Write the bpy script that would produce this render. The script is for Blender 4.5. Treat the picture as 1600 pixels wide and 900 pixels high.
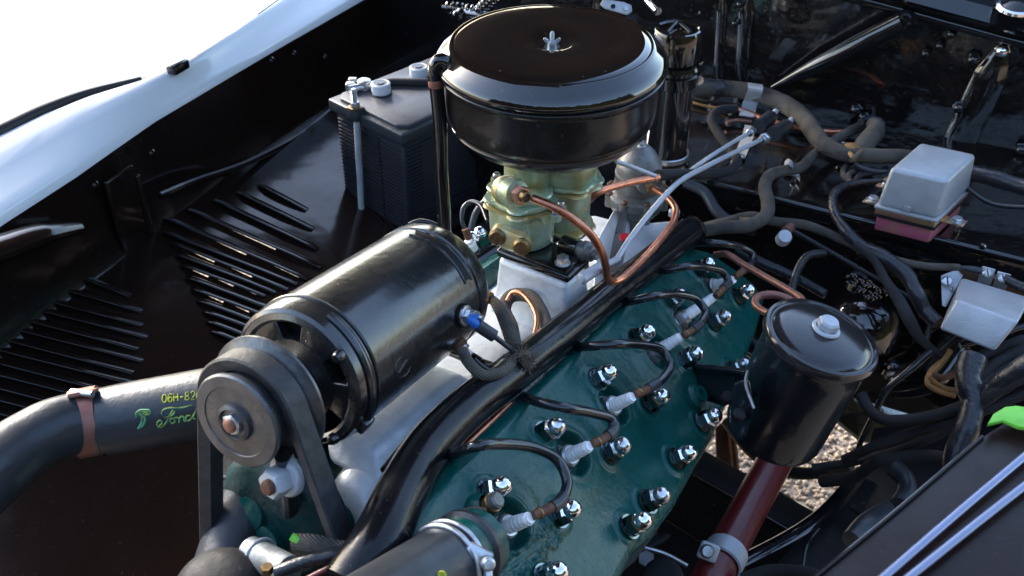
import bpy, bmesh, math, random
import numpy as np
from mathutils import Vector, Matrix, noise
random.seed(4)
for o in list(bpy.data.objects): bpy.data.objects.remove(o, do_unlink=True)
S = bpy.context.scene
COL = S.collection
PI = math.pi
R_ = math.radians

# ------------------------------------------------------------------ camera
FPX = 1600.0
CAM = Vector((0, 0, 1.60)); DEP = R_(36)
cd = bpy.data.cameras.new('camera'); cd.lens = 36.0; cd.sensor_width = 36.0
cd.clip_start = 0.02; cd.clip_end = 500
cam = bpy.data.objects.new('camera', cd); COL.objects.link(cam)
cam.location = CAM; cam.rotation_euler = (PI/2 - DEP, 0, 0)
S.camera = cam
cd.dof.use_dof = True; cd.dof.focus_distance = 0.92; cd.dof.aperture_fstop = 14

# ------------------------------------------------------------------ light
W = bpy.data.worlds.new('World'); S.world = W; W.use_nodes = True
nt = W.node_tree
bg = nt.nodes['Background']; sky = nt.nodes.new('ShaderNodeTexSky')
SUN_EL, SUN_AZ = R_(28), R_(-45)          # azimuth measured from +Y towards +X
sky.sky_type = 'NISHITA'; sky.sun_disc = False
sky.sun_elevation = SUN_EL; sky.sun_rotation = SUN_AZ
sky.dust_density = 1.5
nt.links.new(sky.outputs[0], bg.inputs[0]); bg.inputs[1].default_value = 0.15
sl = bpy.data.lights.new('sun', 'SUN'); sl.energy = 1.3; sl.angle = R_(12); sl.color = (1, .95, .88)
so = bpy.data.objects.new('sun', sl); COL.objects.link(so)
sd = Vector((math.sin(SUN_AZ)*math.cos(SUN_EL), math.cos(SUN_AZ)*math.cos(SUN_EL), math.sin(SUN_EL)))
so.rotation_euler = sd.to_track_quat('Z', 'Y').to_euler()
so.location = sd*5
vs = S.view_settings
S.display_settings.display_device = 'sRGB'
vs.view_transform = 'Standard'; vs.look = 'None'; vs.exposure = 2.35; vs.gamma = 1
vs.use_curve_mapping = False
S.render.engine = 'CYCLES'

# ------------------------------------------------------------------ frames
CF = Vector((0, math.cos(DEP), -math.sin(DEP)))
CU = Vector((0, math.sin(DEP), math.cos(DEP)))
CR = Vector((1, 0, 0))
def ray(x, y): return CF + CR*((x-800)/FPX) - CU*((y-450)/FPX)
def PX(x, y, d): return CAM + ray(x, y)*d
def PP(x, y, n, c):                       # sight line meets plane n.p = c
    r = ray(x, y); return CAM + r*((c - n.dot(CAM))/n.dot(r))
Z3 = Vector((0, 0, 1))
def Z(x, y, z): return PP(x, y, Z3, z)
_az, _pi, _th = R_(28), R_(-10), R_(42)
A = Vector((math.sin(_az)*math.cos(_pi), math.cos(_az)*math.cos(_pi), math.sin(_pi)))   # engine axis, rearwards
B = Vector((math.cos(_az), -math.sin(_az), 0))                                          # across the engine
V = B.cross(A)                                                                          # engine up
N = (V*math.cos(_th) + B*math.sin(_th)).normalized()                                    # head face normal
Cc = (B*math.cos(_th) - V*math.sin(_th)).normalized()                                   # down the head face
AH = Vector((A.x, A.y, 0)).normalized()
HP = N.dot(PX(900, 650, .85))
def H(x, y, h=0): return PP(x, y, N, HP+h)
def E(a, b, v): return CAM + A*a + B*b + V*v
def EV(x, y, v): return PP(x, y, V, V.dot(CAM)+v)
FC = AH.dot(Vector((.28, 1.11, 0)))
WC = AH.dot(Vector((.37, 1.37, 0)))
def PF(x, y, off=0): return PP(x, y, AH, FC-off)
def PW(x, y, off=0): return PP(x, y, AH, WC-off)
def depth(p): return (p-CAM).dot(CF)
def px2m(px, p): return px*depth(p)/FPX

# ------------------------------------------------------------------ materials
MATS = {}
def mat(name, col, rough=.4, metal=0., coat=0., bump=0., bscale=60., cvar=0., vscale=8., col2=None,
        dust=0., rvar=0., emit=None, wave=0., wscale=100., spec=.5, transmission=0., detail=4., coat_rough=.05):
    m = bpy.data.materials.new(name); m.use_nodes = True
    t = m.node_tree; b = t.nodes['Principled BSDF']; L = t.links.new
    b.inputs['Base Color'].default_value = (*col, 1); b.inputs['Roughness'].default_value = rough
    b.inputs['Metallic'].default_value = metal; b.inputs['Coat Weight'].default_value = coat
    b.inputs['Coat Roughness'].default_value = coat_rough
    b.inputs['Specular IOR Level'].default_value = spec
    b.inputs['Transmission Weight'].default_value = transmission
    tc = t.nodes.new('ShaderNodeTexCoord'); src = tc.outputs['Object']
    geo = t.nodes.new('ShaderNodeNewGeometry'); src = geo.outputs['Position']
    def noi(sc, det=4., rg=.6):
        n = t.nodes.new('ShaderNodeTexNoise'); n.inputs['Scale'].default_value = sc
        n.inputs['Detail'].default_value = det; n.inputs['Roughness'].default_value = rg
        L(src, n.inputs['Vector']); return n.outputs['Fac']
    def ramp(fac, a, c, v0=0., v1=1.):
        r = t.nodes.new('ShaderNodeMapRange'); r.inputs[1].default_value = a; r.inputs[2].default_value = c
        r.inputs[3].default_value = v0; r.inputs[4].default_value = v1
        L(fac, r.inputs[0]); return r.outputs[0]
    cur = None
    def mix(fac, c1, c2):
        x = t.nodes.new('ShaderNodeMix'); x.data_type = 'RGBA'
        L(fac, x.inputs[0])
        if isinstance(c1, tuple): x.inputs[6].default_value = (*c1, 1)
        else: L(c1, x.inputs[6])
        x.inputs[7].default_value = (*c2, 1)
        return x.outputs[2]
    if col2 is not None or cvar:
        c2 = col2 if col2 is not None else tuple(c*(1-cvar) for c in col)
        cur = mix(ramp(noi(vscale, 6, .65), .42, .62), col, c2)
    if dust:
        cur = mix(ramp(noi(vscale*28, 3, .7), .66, .78, 0, dust), cur if cur is not None else col, (.32, .29, .26))
    if cur is not None: L(cur, b.inputs['Base Color'])
    if rvar:
        L(ramp(noi(vscale*2.2, 6, .7), .3, .7, max(.02, rough-rvar*.4), rough+rvar), b.inputs['Roughness'])
    h = None
    if bump:
        bn = t.nodes.new('ShaderNodeBump'); bn.inputs['Strength'].default_value = 1
        bn.inputs['Distance'].default_value = bump
        L(noi(bscale, detail), bn.inputs['Height']); h = bn.outputs[0]
    if wave:
        wv = t.nodes.new('ShaderNodeTexWave'); wv.inputs['Scale'].default_value = wscale
        wv.bands_direction = 'DIAGONAL'; wv.inputs['Distortion'].default_value = 1.2
        L(src, wv.inputs['Vector'])
        bn = t.nodes.new('ShaderNodeBump'); bn.inputs['Strength'].default_value = 1
        bn.inputs['Distance'].default_value = wave
        L(wv.outputs['Fac'], bn.inputs['Height'])
        if h is not None: L(h, bn.inputs['Normal'])
        h = bn.outputs[0]
    if h is not None:
        L(h, b.inputs['Normal'])
    MATS[name] = m; return m
black_gloss = mat('black_enamel', (.006, .006, .007), .10, coat=.6, bump=.0004, bscale=45, dust=.35, rvar=.06, vscale=9)
panel_gloss = mat('black_panel_enamel', (.008, .0065, .0065), .08, coat=1., bump=.0024, bscale=20, dust=.5, rvar=.05, vscale=7, detail=3)
brown_black = mat('dusty_black_underbody', (.012, .0065, .005), .14, coat=.0, bump=.0009, bscale=16, dust=.12, rvar=.0, vscale=8, spec=.42, detail=2)
dull_black = mat('dull_black_frame', (.008, .008, .009), .55, bump=.0006, bscale=120, dust=.3, rvar=.2, spec=.3)
gen_black = mat('generator_enamel', (.009, .010, .011), .24, coat=.9, bump=.0005, bscale=130, dust=.3, rvar=.14, vscale=12, coat_rough=.16)
cleaner_black = mat('air_cleaner_enamel', (.009, .0065, .0055), .07, coat=1., bump=.0009, bscale=9, detail=2, dust=.4, vscale=6, rvar=.08)
brown_edge = mat('dusty_brown_enamel', (.014, .007, .006), .30, coat=.0, spec=.22, dust=.3, rvar=.15, vscale=10, bump=.0003, bscale=60)
bowl_black = mat('air_cleaner_bowl_enamel', (.012, .010, .009), .22, coat=.35, bump=.0002, bscale=40, dust=.25, vscale=6, rvar=.16, coat_rough=.12)
conduit_black = mat('conduit_enamel', (.006, .006, .007), .16, coat=.0, spec=.33, bump=.0004, bscale=60, dust=.3, rvar=.1, vscale=10)
rubber = mat('rubber', (.030, .034, .040), .32, bump=.0004, bscale=160, rvar=.18, cvar=.4)
belt_rubber = mat('belt_rubber', (.034, .035, .038), .5, bump=.0005, bscale=260, rvar=.2, cvar=.5, vscale=60, dust=.3)
wire_black = mat('wire_insulation', (.010, .011, .014), .2, coat=.3, rvar=.1)
loom_cloth = mat('braided_loom', (.115, .098, .080), .85, wave=.0007, wscale=210, bump=.0006, bscale=350, col2=(.050, .045, .040), vscale=25, spec=.3)
loom_dark = mat('dark_braided_loom', (.034, .032, .033), .75, wave=.0005, wscale=230, bump=.0005, bscale=300, cvar=.4, vscale=25, spec=.3)
tape_black = mat('black_tape', (.018, .018, .022), .25, bump=.0016, bscale=90, rvar=.1)
green_paint = mat('green_engine_enamel', (.0014, .070, .059), .24, coat=0., bump=.0005, bscale=170, col2=(.0012, .056, .048), vscale=14, dust=.55, rvar=.14, spec=.36)
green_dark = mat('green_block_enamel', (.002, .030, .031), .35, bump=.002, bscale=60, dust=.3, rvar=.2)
alu = mat('cast_aluminium_paint', (.78, .80, .81), .40, metal=.2, bump=.0008, bscale=150, col2=(.56, .58, .60), vscale=16, rvar=.12)
silver = mat('silver_paint', (.46, .48, .50), .40, metal=.4, bump=.0003, bscale=420, rvar=.14, cvar=.16, vscale=22, dust=.3)
zinc = mat('zinc_plate', (.62, .64, .66), .3, metal=.9, bump=.0003, bscale=200, col2=(.42, .42, .42), vscale=40, rvar=.15)
rod_grey = mat('grey_painted_rod', (.50, .52, .55), .4, metal=.2, rvar=.1, cvar=.15, vscale=30)
chrome = mat('chrome', (.86, .87, .9), .06, metal=1., bump=.0001, bscale=120)
chrome_worn = mat('worn_chrome', (.70, .70, .72), .14, metal=1., bump=.0003, bscale=260, cvar=.35, vscale=120, rvar=.2)
nut_side = mat('chrome_flats_painted_reflection', (.16, .20, .21), .16, metal=1., bump=.0002, bscale=120)  # chrome flats: dark green reflection of the head put into the colour
copper = mat('copper', (.72, .27, .15), .26, metal=.9, col2=(.42, .15, .09), vscale=30, rvar=.14)
copper_dull = mat('aged_copper', (.29, .14, .10), .42, metal=.6, col2=(.24, .10, .08), vscale=40, rvar=.15)
zinc_dull = mat('mottled_zinc', (.26, .28, .29), .5, metal=.4, col2=(.12, .13, .13), vscale=60, rvar=.15, bump=.0005, bscale=150)
brass = mat('brass', (.30, .19, .075), .35, metal=.9, col2=(.17, .11, .06), vscale=50, rvar=.2)
gold_zinc = mat('yellow_zinc_plate', (.62, .42, .20), .28, metal=.8, col2=(.62, .25, .28), vscale=18, rvar=.1)
pink_zinc = mat('pink_zinc_plate', (.62, .16, .25), .34, metal=.45, col2=(.50, .30, .16), vscale=16, rvar=.1)
rust = mat('rusty_steel', (.16, .07, .035), .65, metal=.3, bump=.0006, bscale=220, col2=(.07, .035, .025), vscale=50)
carb_green = mat('pale_green_carburettor', (.36, .47, .34), .28, metal=.3, bump=.0006, bscale=110, col2=(.36, .34, .15), vscale=42, rvar=.12, coat=.3)
carb_stain = mat('yellow_stained_metal', (.44, .32, .10), .35, metal=.4, bump=.0004, bscale=120, col2=(.40, .42, .28), vscale=45, rvar=.12, coat=.3)
pump_metal = mat('grey_die_cast', (.20, .20, .19), .42, metal=.5, bump=.0008, bscale=140, col2=(.13, .12, .11), vscale=30, rvar=.15)
ceramic = mat('white_ceramic', (.88, .86, .84), .25, coat=.3)
batt_blue = mat('battery_plastic', (.020, .022, .029), .42, bump=.0002, bscale=300, rvar=.15)
batt_lid = mat('battery_lid_plastic', (.055, .055, .062), .30, bump=.0003, bscale=60, rvar=.22, dust=.5)
white_plastic = mat('translucent_white_plastic', (.62, .65, .66), .4)
pulley_grey = mat('grey_pulley_steel', (.13, .135, .14), .30, metal=.7, bump=.0003, bscale=200, rvar=.2, cvar=.4, vscale=30, dust=.3)
red_brown = mat('oxide_red_tube', (.12, .010, .010), .33, bump=.0002, bscale=200, rvar=.12, coat=.2)
red_paint = mat('red_paint', (.7, .01, .02), .4)
orange_wire = mat('orange_wire', (.8, .10, .03), .5)
yellow_wire = mat('faded_yellow_wire', (.34, .17, .05), .6, cvar=.4, vscale=60)
lime = mat('lime_tag', (.20, .62, .06), .45, cvar=.35, vscale=30, bump=.001, bscale=60)
print_yellow = mat('yellow_print', (.52, .56, .02), .6, cvar=.7, vscale=160)
print_green = mat('green_print', (.10, .34, .16), .6, cvar=.7, vscale=160)
blue_ins = mat('blue_crimp', (.01, .12, .45), .35)
twine_mat = mat('frayed_twine', (.11, .085, .06), .85, bump=.002, bscale=300)
fender_sky_paint = mat('fender_painted_sky_reflection', (.84, .85, .86), .16, coat=1., bump=.0004, bscale=6)  # black fender: bright sky reflection put into a pale base colour
rubber_seal = mat('seal_rubber', (.02, .02, .022), .5)
lip_bright = mat('polished_strip', (.26, .27, .36), .28, metal=.9, rvar=.1)
filter_black = mat('filter_enamel', (.007, .008, .011), .20, coat=.4, bump=.0002, bscale=200, rvar=.1, dust=.25)
filter_lid = mat('speckled_lid_enamel', (.020, .017, .018), .17, coat=.3, coat_rough=.12, dust=.9, vscale=22, bump=.0001, bscale=200)
hood_mat = mat('hood_underside_enamel', (.085, .042, .022), .45, col2=(.014, .009, .007), vscale=1.6, spec=.3)
blocker_dark = mat('added_belt_foliage', (.035, .042, .022), .8, cvar=.5, vscale=.6, spec=.2)

def gravel_mat(name, scale):
    m = bpy.data.materials.new(name); m.use_nodes = True; t = m.node_tree; b = t.nodes['Principled BSDF']; L = t.links.new
    g = t.nodes.new('ShaderNodeNewGeometry')
    v = t.nodes.new('ShaderNodeTexVoronoi'); v.inputs['Scale'].default_value = scale; L(g.outputs['Position'], v.inputs['Vector'])
    r = t.nodes.new('ShaderNodeValToRGB'); sp = t.nodes.new('ShaderNodeSeparateColor'); L(v.outputs['Color'], sp.inputs[0]); L(sp.outputs[0], r.inputs[0])
    e = r.color_ramp.elements; e[0].color = (.12, .085, .06, 1); e[1].color = (.50, .40, .29, 1)
    for p, c in ((.3, (.40, .30, .20, 1)), (.5, (.24, .19, .15, 1)), (.8, (.46, .32, .21, 1))):
        q = e.new(p); q.color = c
    L(r.outputs[0], b.inputs['Base Color']); b.inputs['Roughness'].default_value = .8
    bn = t.nodes.new('ShaderNodeBump'); bn.inputs['Distance'].default_value = .004; bn.invert = True
    L(v.outputs['Distance'], bn.inputs['Height']); L(bn.outputs[0], b.inputs['Normal'])
    return m
gravel_m = gravel_mat('pebble_stone', 75); ground_m = gravel_mat('exposed_aggregate', 90)

# ------------------------------------------------------------------ mesh building
class G:
    """collects geometry with several materials, then links it as ONE mesh object"""
    def __init__(s): s.v = []; s.f = []; s.mi = []; s.ms = []
    def m(s, mt):
        if mt not in s.ms: s.ms.append(mt)
        return s.ms.index(mt)
    def add(s, vs_, fs, mt):
        k = len(s.v); i = s.m(mt)
        s.v += [Vector(v) for v in vs_]; s.f += [tuple(a+k for a in f) for f in fs]; s.mi += [i]*len(fs)
        return s
def frame(axis, ref=None):
    w = Vector(axis).normalized()
    r = Vector(ref) if ref is not None else (Vector((0, 0, 1)) if abs(w.z) < .9 else Vector((1, 0, 0)))
    u = (r - w*r.dot(w)).normalized(); return u, w.cross(u), w
def lathe(g, c, axis, prof, mt, n=48, ref=None, ang0=0.):
    """prof: list of (radius, height along axis)"""
    u, v, w = frame(axis, ref); vs_ = []; fs = []; c = Vector(c); idx = []
    for (r, h) in prof:
        if r <= 1e-6: idx.append([len(vs_)]*n); vs_.append(c+w*h)
        else:
            idx.append(list(range(len(vs_), len(vs_)+n)))
            for k in range(n):
                t = 2*PI*k/n+ang0; vs_.append(c + w*h + (u*math.cos(t)+v*math.sin(t))*r)
    for i in range(len(prof)-1):
        a, b = idx[i], idx[i+1]
        for k in range(n):
            q = (k+1) % n
            f = [a[k], a[q], b[q], b[k]]
            f2 = []
            for z in f:
                if z not in f2: f2.append(z)
            if len(f2) > 2: fs.append(tuple(f2))
    g.add(vs_, fs, mt); return g
def spline(pts, step=.004, closed=False):
    P = [Vector(p) for p in pts]
    if len(P) == 2: P = [P[0], (P[0]+P[1])/2, P[1]]
    out = []
    n = len(P)
    for i in range(n-1):
        p0 = P[i-1] if i > 0 else P[0]*2-P[1]; p1, p2 = P[i], P[i+1]; p3 = P[i+2] if i+2 < n else P[n-1]*2-P[n-2]
        d1 = max((p1-p0).length, 1e-6)**.5; d2 = max((p2-p1).length, 1e-6)**.5; d3 = max((p3-p2).length, 1e-6)**.5
        m1 = ((p1-p0)/d1 - (p2-p0)/(d1+d2) + (p2-p1)/d2)*d2
        m2 = ((p2-p1)/d2 - (p3-p1)/(d2+d3) + (p3-p2)/d3)*d2
        k = max(2, min(40, int((p2-p1).length/step)))
        for j in range(k):
            t = j/k; t2 = t*t; t3 = t2*t
            out.append(p1*(2*t3-3*t2+1)+m1*(t3-2*t2+t)+p2*(-2*t3+3*t2)+m2*(t3-t2))
    out.append(P[-1]); return out
def tube(g, pts, r, mt, n=14, step=.004, smooth=True, caps=True, sq=1., ref=None, jit=0.):
    P = spline(pts, step) if smooth else [Vector(p) for p in pts]
    L = len(P); rr = r if isinstance(r, (list, tuple)) else [r, r]
    T = [(P[min(i+1, L-1)]-P[max(i-1, 0)]).normalized() for i in range(L)]
    u = frame(T[0], ref)[0]; vs_ = []; fs = []
    for i in range(L):
        u = (u - T[i]*u.dot(T[i])).normalized(); v = T[i].cross(u)
        s = i/(L-1)*(len(rr)-1); k = min(int(s), len(rr)-2); rad = rr[k]*(1-(s-k))+rr[k+1]*(s-k)
        if jit: rad *= 1+jit*noise.noise(P[i]*70)
        for q in range(n):
            t = 2*PI*q/n; vs_.append(P[i]+(u*math.cos(t)*sq+v*math.sin(t))*rad)
    for i in range(L-1):
        for q in range(n):
            fs.append((i*n+q, i*n+(q+1) % n, (i+1)*n+(q+1) % n, (i+1)*n+q))
    if caps: fs.append(tuple(reversed(range(n)))); fs.append(tuple(range((L-1)*n, L*n)))
    g.add(vs_, fs, mt); return g
def bm_into(g, bm, mt):
    bm.verts.index_update()
    g.add([v.co.copy() for v in bm.verts], [tuple(v.index for v in f.verts) for f in bm.faces], mt); bm.free()
def prism(g, poly, d, mt, bevel=0., seg=2):
    """poly: 3-D polygon, d: extrusion vector"""
    bm = bmesh.new(); d = Vector(d)
    a = [bm.verts.new(p) for p in poly]; b = [bm.verts.new(Vector(p)+d) for p in poly]; n = len(poly)
    bm.faces.new(a); bm.faces.new(list(reversed(b)))
    for i in range(n): bm.faces.new((a[i], b[i], b[(i+1) % n], a[(i+1) % n]))
    bmesh.ops.recalc_face_normals(bm, faces=bm.faces)
    if bevel: bmesh.ops.bevel(bm, geom=list(bm.edges)+list(bm.verts), offset=bevel, segments=seg, affect='EDGES', profile=.5)
    bm_into(g, bm, mt); return g
def loft(g, polys, mt, bevel=0., seg=3):
    bm = bmesh.new(); R = [[bm.verts.new(p) for p in P] for P in polys]; n = len(polys[0])
    bm.faces.new(R[0]); bm.faces.new(list(reversed(R[-1])))
    for j in range(len(R)-1):
        for i in range(n): bm.faces.new((R[j][i], R[j+1][i], R[j+1][(i+1) % n], R[j][(i+1) % n]))
    bmesh.ops.recalc_face_normals(bm, faces=bm.faces)
    if bevel: bmesh.ops.bevel(bm, geom=list(bm.edges)+list(bm.verts), offset=bevel, segments=seg, affect='EDGES', profile=.5, clamp_overlap=True)
    bm_into(g, bm, mt); return g
def box(g, c, ax, dims, mt, bevel=0., seg=2):
    """ax: (u, v, w) unit axes; dims full sizes; c centre"""
    u, v, w = ax; c = Vector(c); x, y, z = (d/2 for d in dims)
    poly = [c-u*x-v*y-w*z, c+u*x-v*y-w*z, c+u*x+v*y-w*z, c-u*x+v*y-w*z]
    return prism(g, poly, w*dims[2], mt, bevel, seg)
def hexhead(g, c, axis, r, h, mt, ang0=0., dome=0., ref=None):
    lathe(g, c, axis, [(0, 0), (r, 0), (r, h*.82), (r*.86, h), (0, h)], mt, n=6, ang0=ang0, ref=ref)
    if dome: lathe(g, c, axis, [(dome, h*.8)] + [(dome*math.cos(t*PI/20), h+dome*.25+dome*.95*math.sin(t*PI/20)) for t in range(0, 11)], mt, n=20)
    return g
def link(name, g, parent=None, origin=None, angle=38, flat=False):
    me = bpy.data.meshes.new(name)
    c = Vector(origin) if origin is not None else sum(g.v, Vector())/max(1, len(g.v))
    me.from_pydata([tuple(v-c) for v in g.v], [], g.f)
    for m_ in g.ms: me.materials.append(m_)
    me.polygons.foreach_set('material_index', g.mi)
    bm = bmesh.new(); bm.from_mesh(me); bmesh.ops.recalc_face_normals(bm, faces=bm.faces); bm.to_mesh(me); bm.free()
    if not flat:
        me.polygons.foreach_set('use_smooth', [True]*len(me.polygons)); me.set_sharp_from_angle(angle=R_(angle))
    me.update()
    o = bpy.data.objects.new(name, me); COL.objects.link(o)
    if parent is not None:
        o.parent = parent; pl = Vector((0, 0, 0)); q = parent
        while q is not None: pl += q.location; q = q.parent
        o.location = c-pl
    else: o.location = c
    return o
def tag(o, label=None, cat=None, group=None, kind=None):
    if label: o['label'] = label
    if cat: o['category'] = cat
    if group: o['group'] = group
    if kind: o['kind'] = kind
    return o
def thing(name, label, cat, loc, group=None):
    o = bpy.data.objects.new(name, None); COL.objects.link(o); o.location = loc; o.empty_display_size = .02
    return tag(o, label, cat, group)
def one(name, g, label, cat, group=None, origin=None): return tag(link(name, g, origin=origin), label, cat, group)
def wire(name, pts, r, mt, label, cat, group=None, **k):
    g = G(); tube(g, pts, r, mt, **k); return one(name, g, label, cat, group)
def torus_arc(g, c, axis, R, r, mt, n=40, m_=8):
    u, v, w = frame(axis); pts = [Vector(c)+(u*math.cos(2*PI*i/n)+v*math.sin(2*PI*i/n))*R for i in range(n+1)]
    tube(g, pts, r, mt, n=m_, smooth=False, caps=False, ref=w); return g
def screw(g, c, axis, r, h, mt, slot=True):
    u, v, w = frame(axis); c = Vector(c)
    lathe(g, c, axis, [(0, 0), (r, 0), (r, h*.6), (r*.75, h), (0, h)], mt, n=20)
    if slot: box(g, c+w*h, (u, v, w), (r*1.6, r*.28, h*.12), rust)
    return g
BX = (B, V, A)
HX = (Vector((1, 0, 0)), Vector((0, 1, 0)), Z3)

# ================================================================== SETTING
g = G(); n_ = 40
g.add([(-60, -60, 0), (60, -60, 0), (60, 60, 0), (-60, 60, 0)], [(0, 1, 2, 3)], ground_m)
tag(link('ground', g, flat=True), kind='structure')
# pebbles that show through the opening beside the cross member
g = G(); gc = Z(1230, 740, 0)
ico = bmesh.new(); bmesh.ops.create_icosphere(ico, subdivisions=1, radius=1)
iv = [v.co.copy() for v in ico.verts]; ico.verts.index_update(); fi = [tuple(v.index for v in f.verts) for f in ico.faces]; ico.free()
for k in range(5200):
    p = gc+Vector((random.uniform(-.36, .40), random.uniform(-.32, .42), 0)); s = random.uniform(.004, .0085)
    q = Matrix.Rotation(random.uniform(0, 6), 3, 'Z'); sx, sy, sz = s*random.uniform(.8, 1.3), s*random.uniform(.6, 1), s*random.uniform(.45, .7)
    g.add([p+q@Vector((v.x*sx, v.y*sy, v.z*sz+sz*.6)) for v in iv], fi, gravel_m)
tag(link('gravel', g, flat=False, angle=180), label='pale brown pebbles on the ground seen through the gap below the oil filter', cat='gravel', kind='stuff')

# ---- left fender with its flange and the dark inner wall
FD = Vector((.415, .910, 0)).normalized(); FN = Vector((.910, -.415, 0))
e0 = Z(0, 330, 1.0); e1 = Z(540, 0, 1.0)
def edge_pt(x, y, z): return Z(x, y, z)
fender = thing('front_fender', 'black glossy fender with its sky reflection painted pale, filling the upper left corner, with a dark seam', 'fender', e0)
ed = [(-260, 500), (-120, 405), (0, 326), (60, 287), (120, 250), (190, 205), (232, 172), (300, 140), (370, 100), (440, 60), (540, 0), (650, -70), (800, -160)]
ed = [(-260, 508), (-120, 412), (0, 330), (60, 292), (112, 259), (180, 212), (236, 174), (300, 137), (370, 96), (440, 56), (540, 0), (650, -62), (800, -150)]
ed3 = [Z(x, y, 1.0) for x, y in ed]
s_pt = [(-260, 330), (-120, 262), (0, 212), (70, 178), (140, 150), (225, 124), (300, 92), (380, 40), (450, -10), (520, -60), (560, -80), (680, -130), (820, -220)]
s3 = [Z(x, y, 1.03) for x, y in s_pt]
g = G(); mid = [a.lerp(b, .5)+Vector((0, 0, .004)) for a, b in zip(ed3, s3)]
vs_ = []; fs = []; nn = len(ed3)
lip = [p+Vector((0, 0, -.014))+FN*.004 for p in ed3]
rows = [lip, [p+FN*.003+Vector((0, 0, -.003)) for p in ed3], ed3, [a.lerp(b, .12)+Vector((0, 0, .003)) for a, b in zip(ed3, s3)], mid, [a.lerp(b, .62)+Vector((0, 0, .010)) for a, b in zip(ed3, s3)], s3]
for r in rows: vs_ += r
for j in range(len(rows)-1):
    for i in range(nn-1): fs.append((j*nn+i, j*nn+i+1, (j+1)*nn+i+1, (j+1)*nn+i))
g.add(vs_, fs, fender_sky_paint); link('flange', g, fender, angle=60)
# outer skin, falling away to the left
g = G(); vs_ = []; fs = []
s4 = [p - FN*(.020 if k < 5 else .012 if k == 5 else .006) + Vector((0, 0, -.002)) for k, p in enumerate(s3)]
prof = [(0, 0), (.05, .012), (.15, .028), (.30, .030), (.46, .0), (.58, -.07), (.68, -.2), (.72, -.4)]
for dx, dz in prof: vs_ += [p - FN*dx + Vector((0, 0, dz)) for p in s4]
for j in range(len(prof)-1):
    for i in range(nn-1): fs.append((j*nn+i, j*nn+i+1, (j+1)*nn+i+1, (j+1)*nn+i))
g.add(vs_, fs, fender_sky_paint); link('outer_skin', g, fender, angle=60)
g = G(); tube(g, [p - FN*(.010 if k < 5 else .005) + Vector((0, 0, .000)) for k, p in enumerate(s3[:6])], [.011, .010, .008, .003], rubber_seal, n=10); link('seam', g, fender)
g = G(); p = Z(278, 104, 1.035)
u, v, w = frame(Z3, FD)
box(g, p, (u, v, w), (.030, .015, .013), black_gloss, .002, 2); box(g, p+w*.007, (u, v, w), (.024, .010, .003), chrome, .001)
one('hood_rest_pad', g, 'small dark metal block standing on the fender edge', 'bumper pad')

# inner wall under the flange
wall_c = FN.dot(e0)
def PWL(x, y, off=0): return PP(x, y, FN, wall_c+off)
g = G(); vs_ = []; fs = []
base = [p+FN*.001 for p in ed3]
hs = [(-.006, 0), (-.05, .004), (-.10, .008), (-.135, .014), (-.15, .026), (-.158, .045)]
for dz, dn in hs: vs_ += [p+Vector((0, 0, dz))+FN*dn for p in base]
for j in range(len(hs)-1):
    for i in range(nn-1): fs.append((j*nn+i, j*nn+i+1, (j+1)*nn+i+1, (j+1)*nn+i))
apron = thing('inner_fender', 'brown-black inner fender panel with slanting louvers below the fender', 'fender panel', PWL(100, 500))
g.add(vs_, fs, brown_black); link('upper_wall', g, apron, angle=70)
# louvered panel sloping to the engine
pz0 = .858; slope = math.tan(R_(11)); PD2 = (FN - Z3*slope).normalized(); PN2 = FD.cross(PD2)
if PN2.z < 0: PN2 = -PN2
PO = Vector((e0.x, e0.y, pz0)) + FN*.02
pc = PN2.dot(PO)
def PL(x, y, off=0): return PP(x, y, PN2, pc+off)
def uvL(p): q = p-PO; return q.dot(FD), q.dot(PD2)
louv = [((405, 289), (480, 328)), ((372, 301), (490, 358)), ((335, 313), (497, 389)), ((295, 328), (503, 418)), ((258, 341), (482, 436)),
        ((266, 378), (450, 452)), ((283, 413), (415, 462)), ((300, 450), (420, 495)), ((318, 485), (420, 522)), ((330, 515), (410, 548)),
        ((75, 414), (205, 462)), ((15, 428), (222, 486)), ((345, 548), (400, 570)), ((255, 362), (465, 444)), ((274, 396), (432, 457)), ((291, 432), (418, 480)), ((309, 468), (420, 510)), ((324, 500), (415, 536))]
louv += [((-120, 418+19.5*k), (228-3.5*k+(6 if k % 2 else -5), 508+18.5*k)) for k in range(11)]
LU = []
for a, b in louv:
    ua = uvL(PL(*a)); ub = uvL(PL(*b)); LU.append((Vector(ua), Vector(ub)))
du = .004; nu, nv = 345, 180; u0, v0 = -.35, -.01
g = G(); vs_ = []; fs = []
for i in range(nu+1):
    for j in range(nv+1):
        uu, vv = u0+i*du, v0+j*du
        vs_.append(PO+FD*uu+PD2*vv+PN2*(.0012*noise.noise(Vector((uu*9, vv*9, 0)))))
wl = .0062
for i in range(nu):
    for j in range(nv):
        c = Vector((u0+(i+.5)*du, v0+(j+.5)*du)); hole = False
        for a, b in LU[3:8]:
            d = b-a; L_ = d.length; d = d/L_; q = c-a; s = q.dot(d); t = abs(q.x*d.y-q.y*d.x)
            if .018 < s < L_-.012 and t < wl*.42: hole = True; break
        if not hole: k = i*(nv+1)+j; fs.append((k, k+1, k+nv+2, k+nv+1))
g.add(vs_, fs, brown_black); link('louver_panel', g, apron, angle=70)
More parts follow.
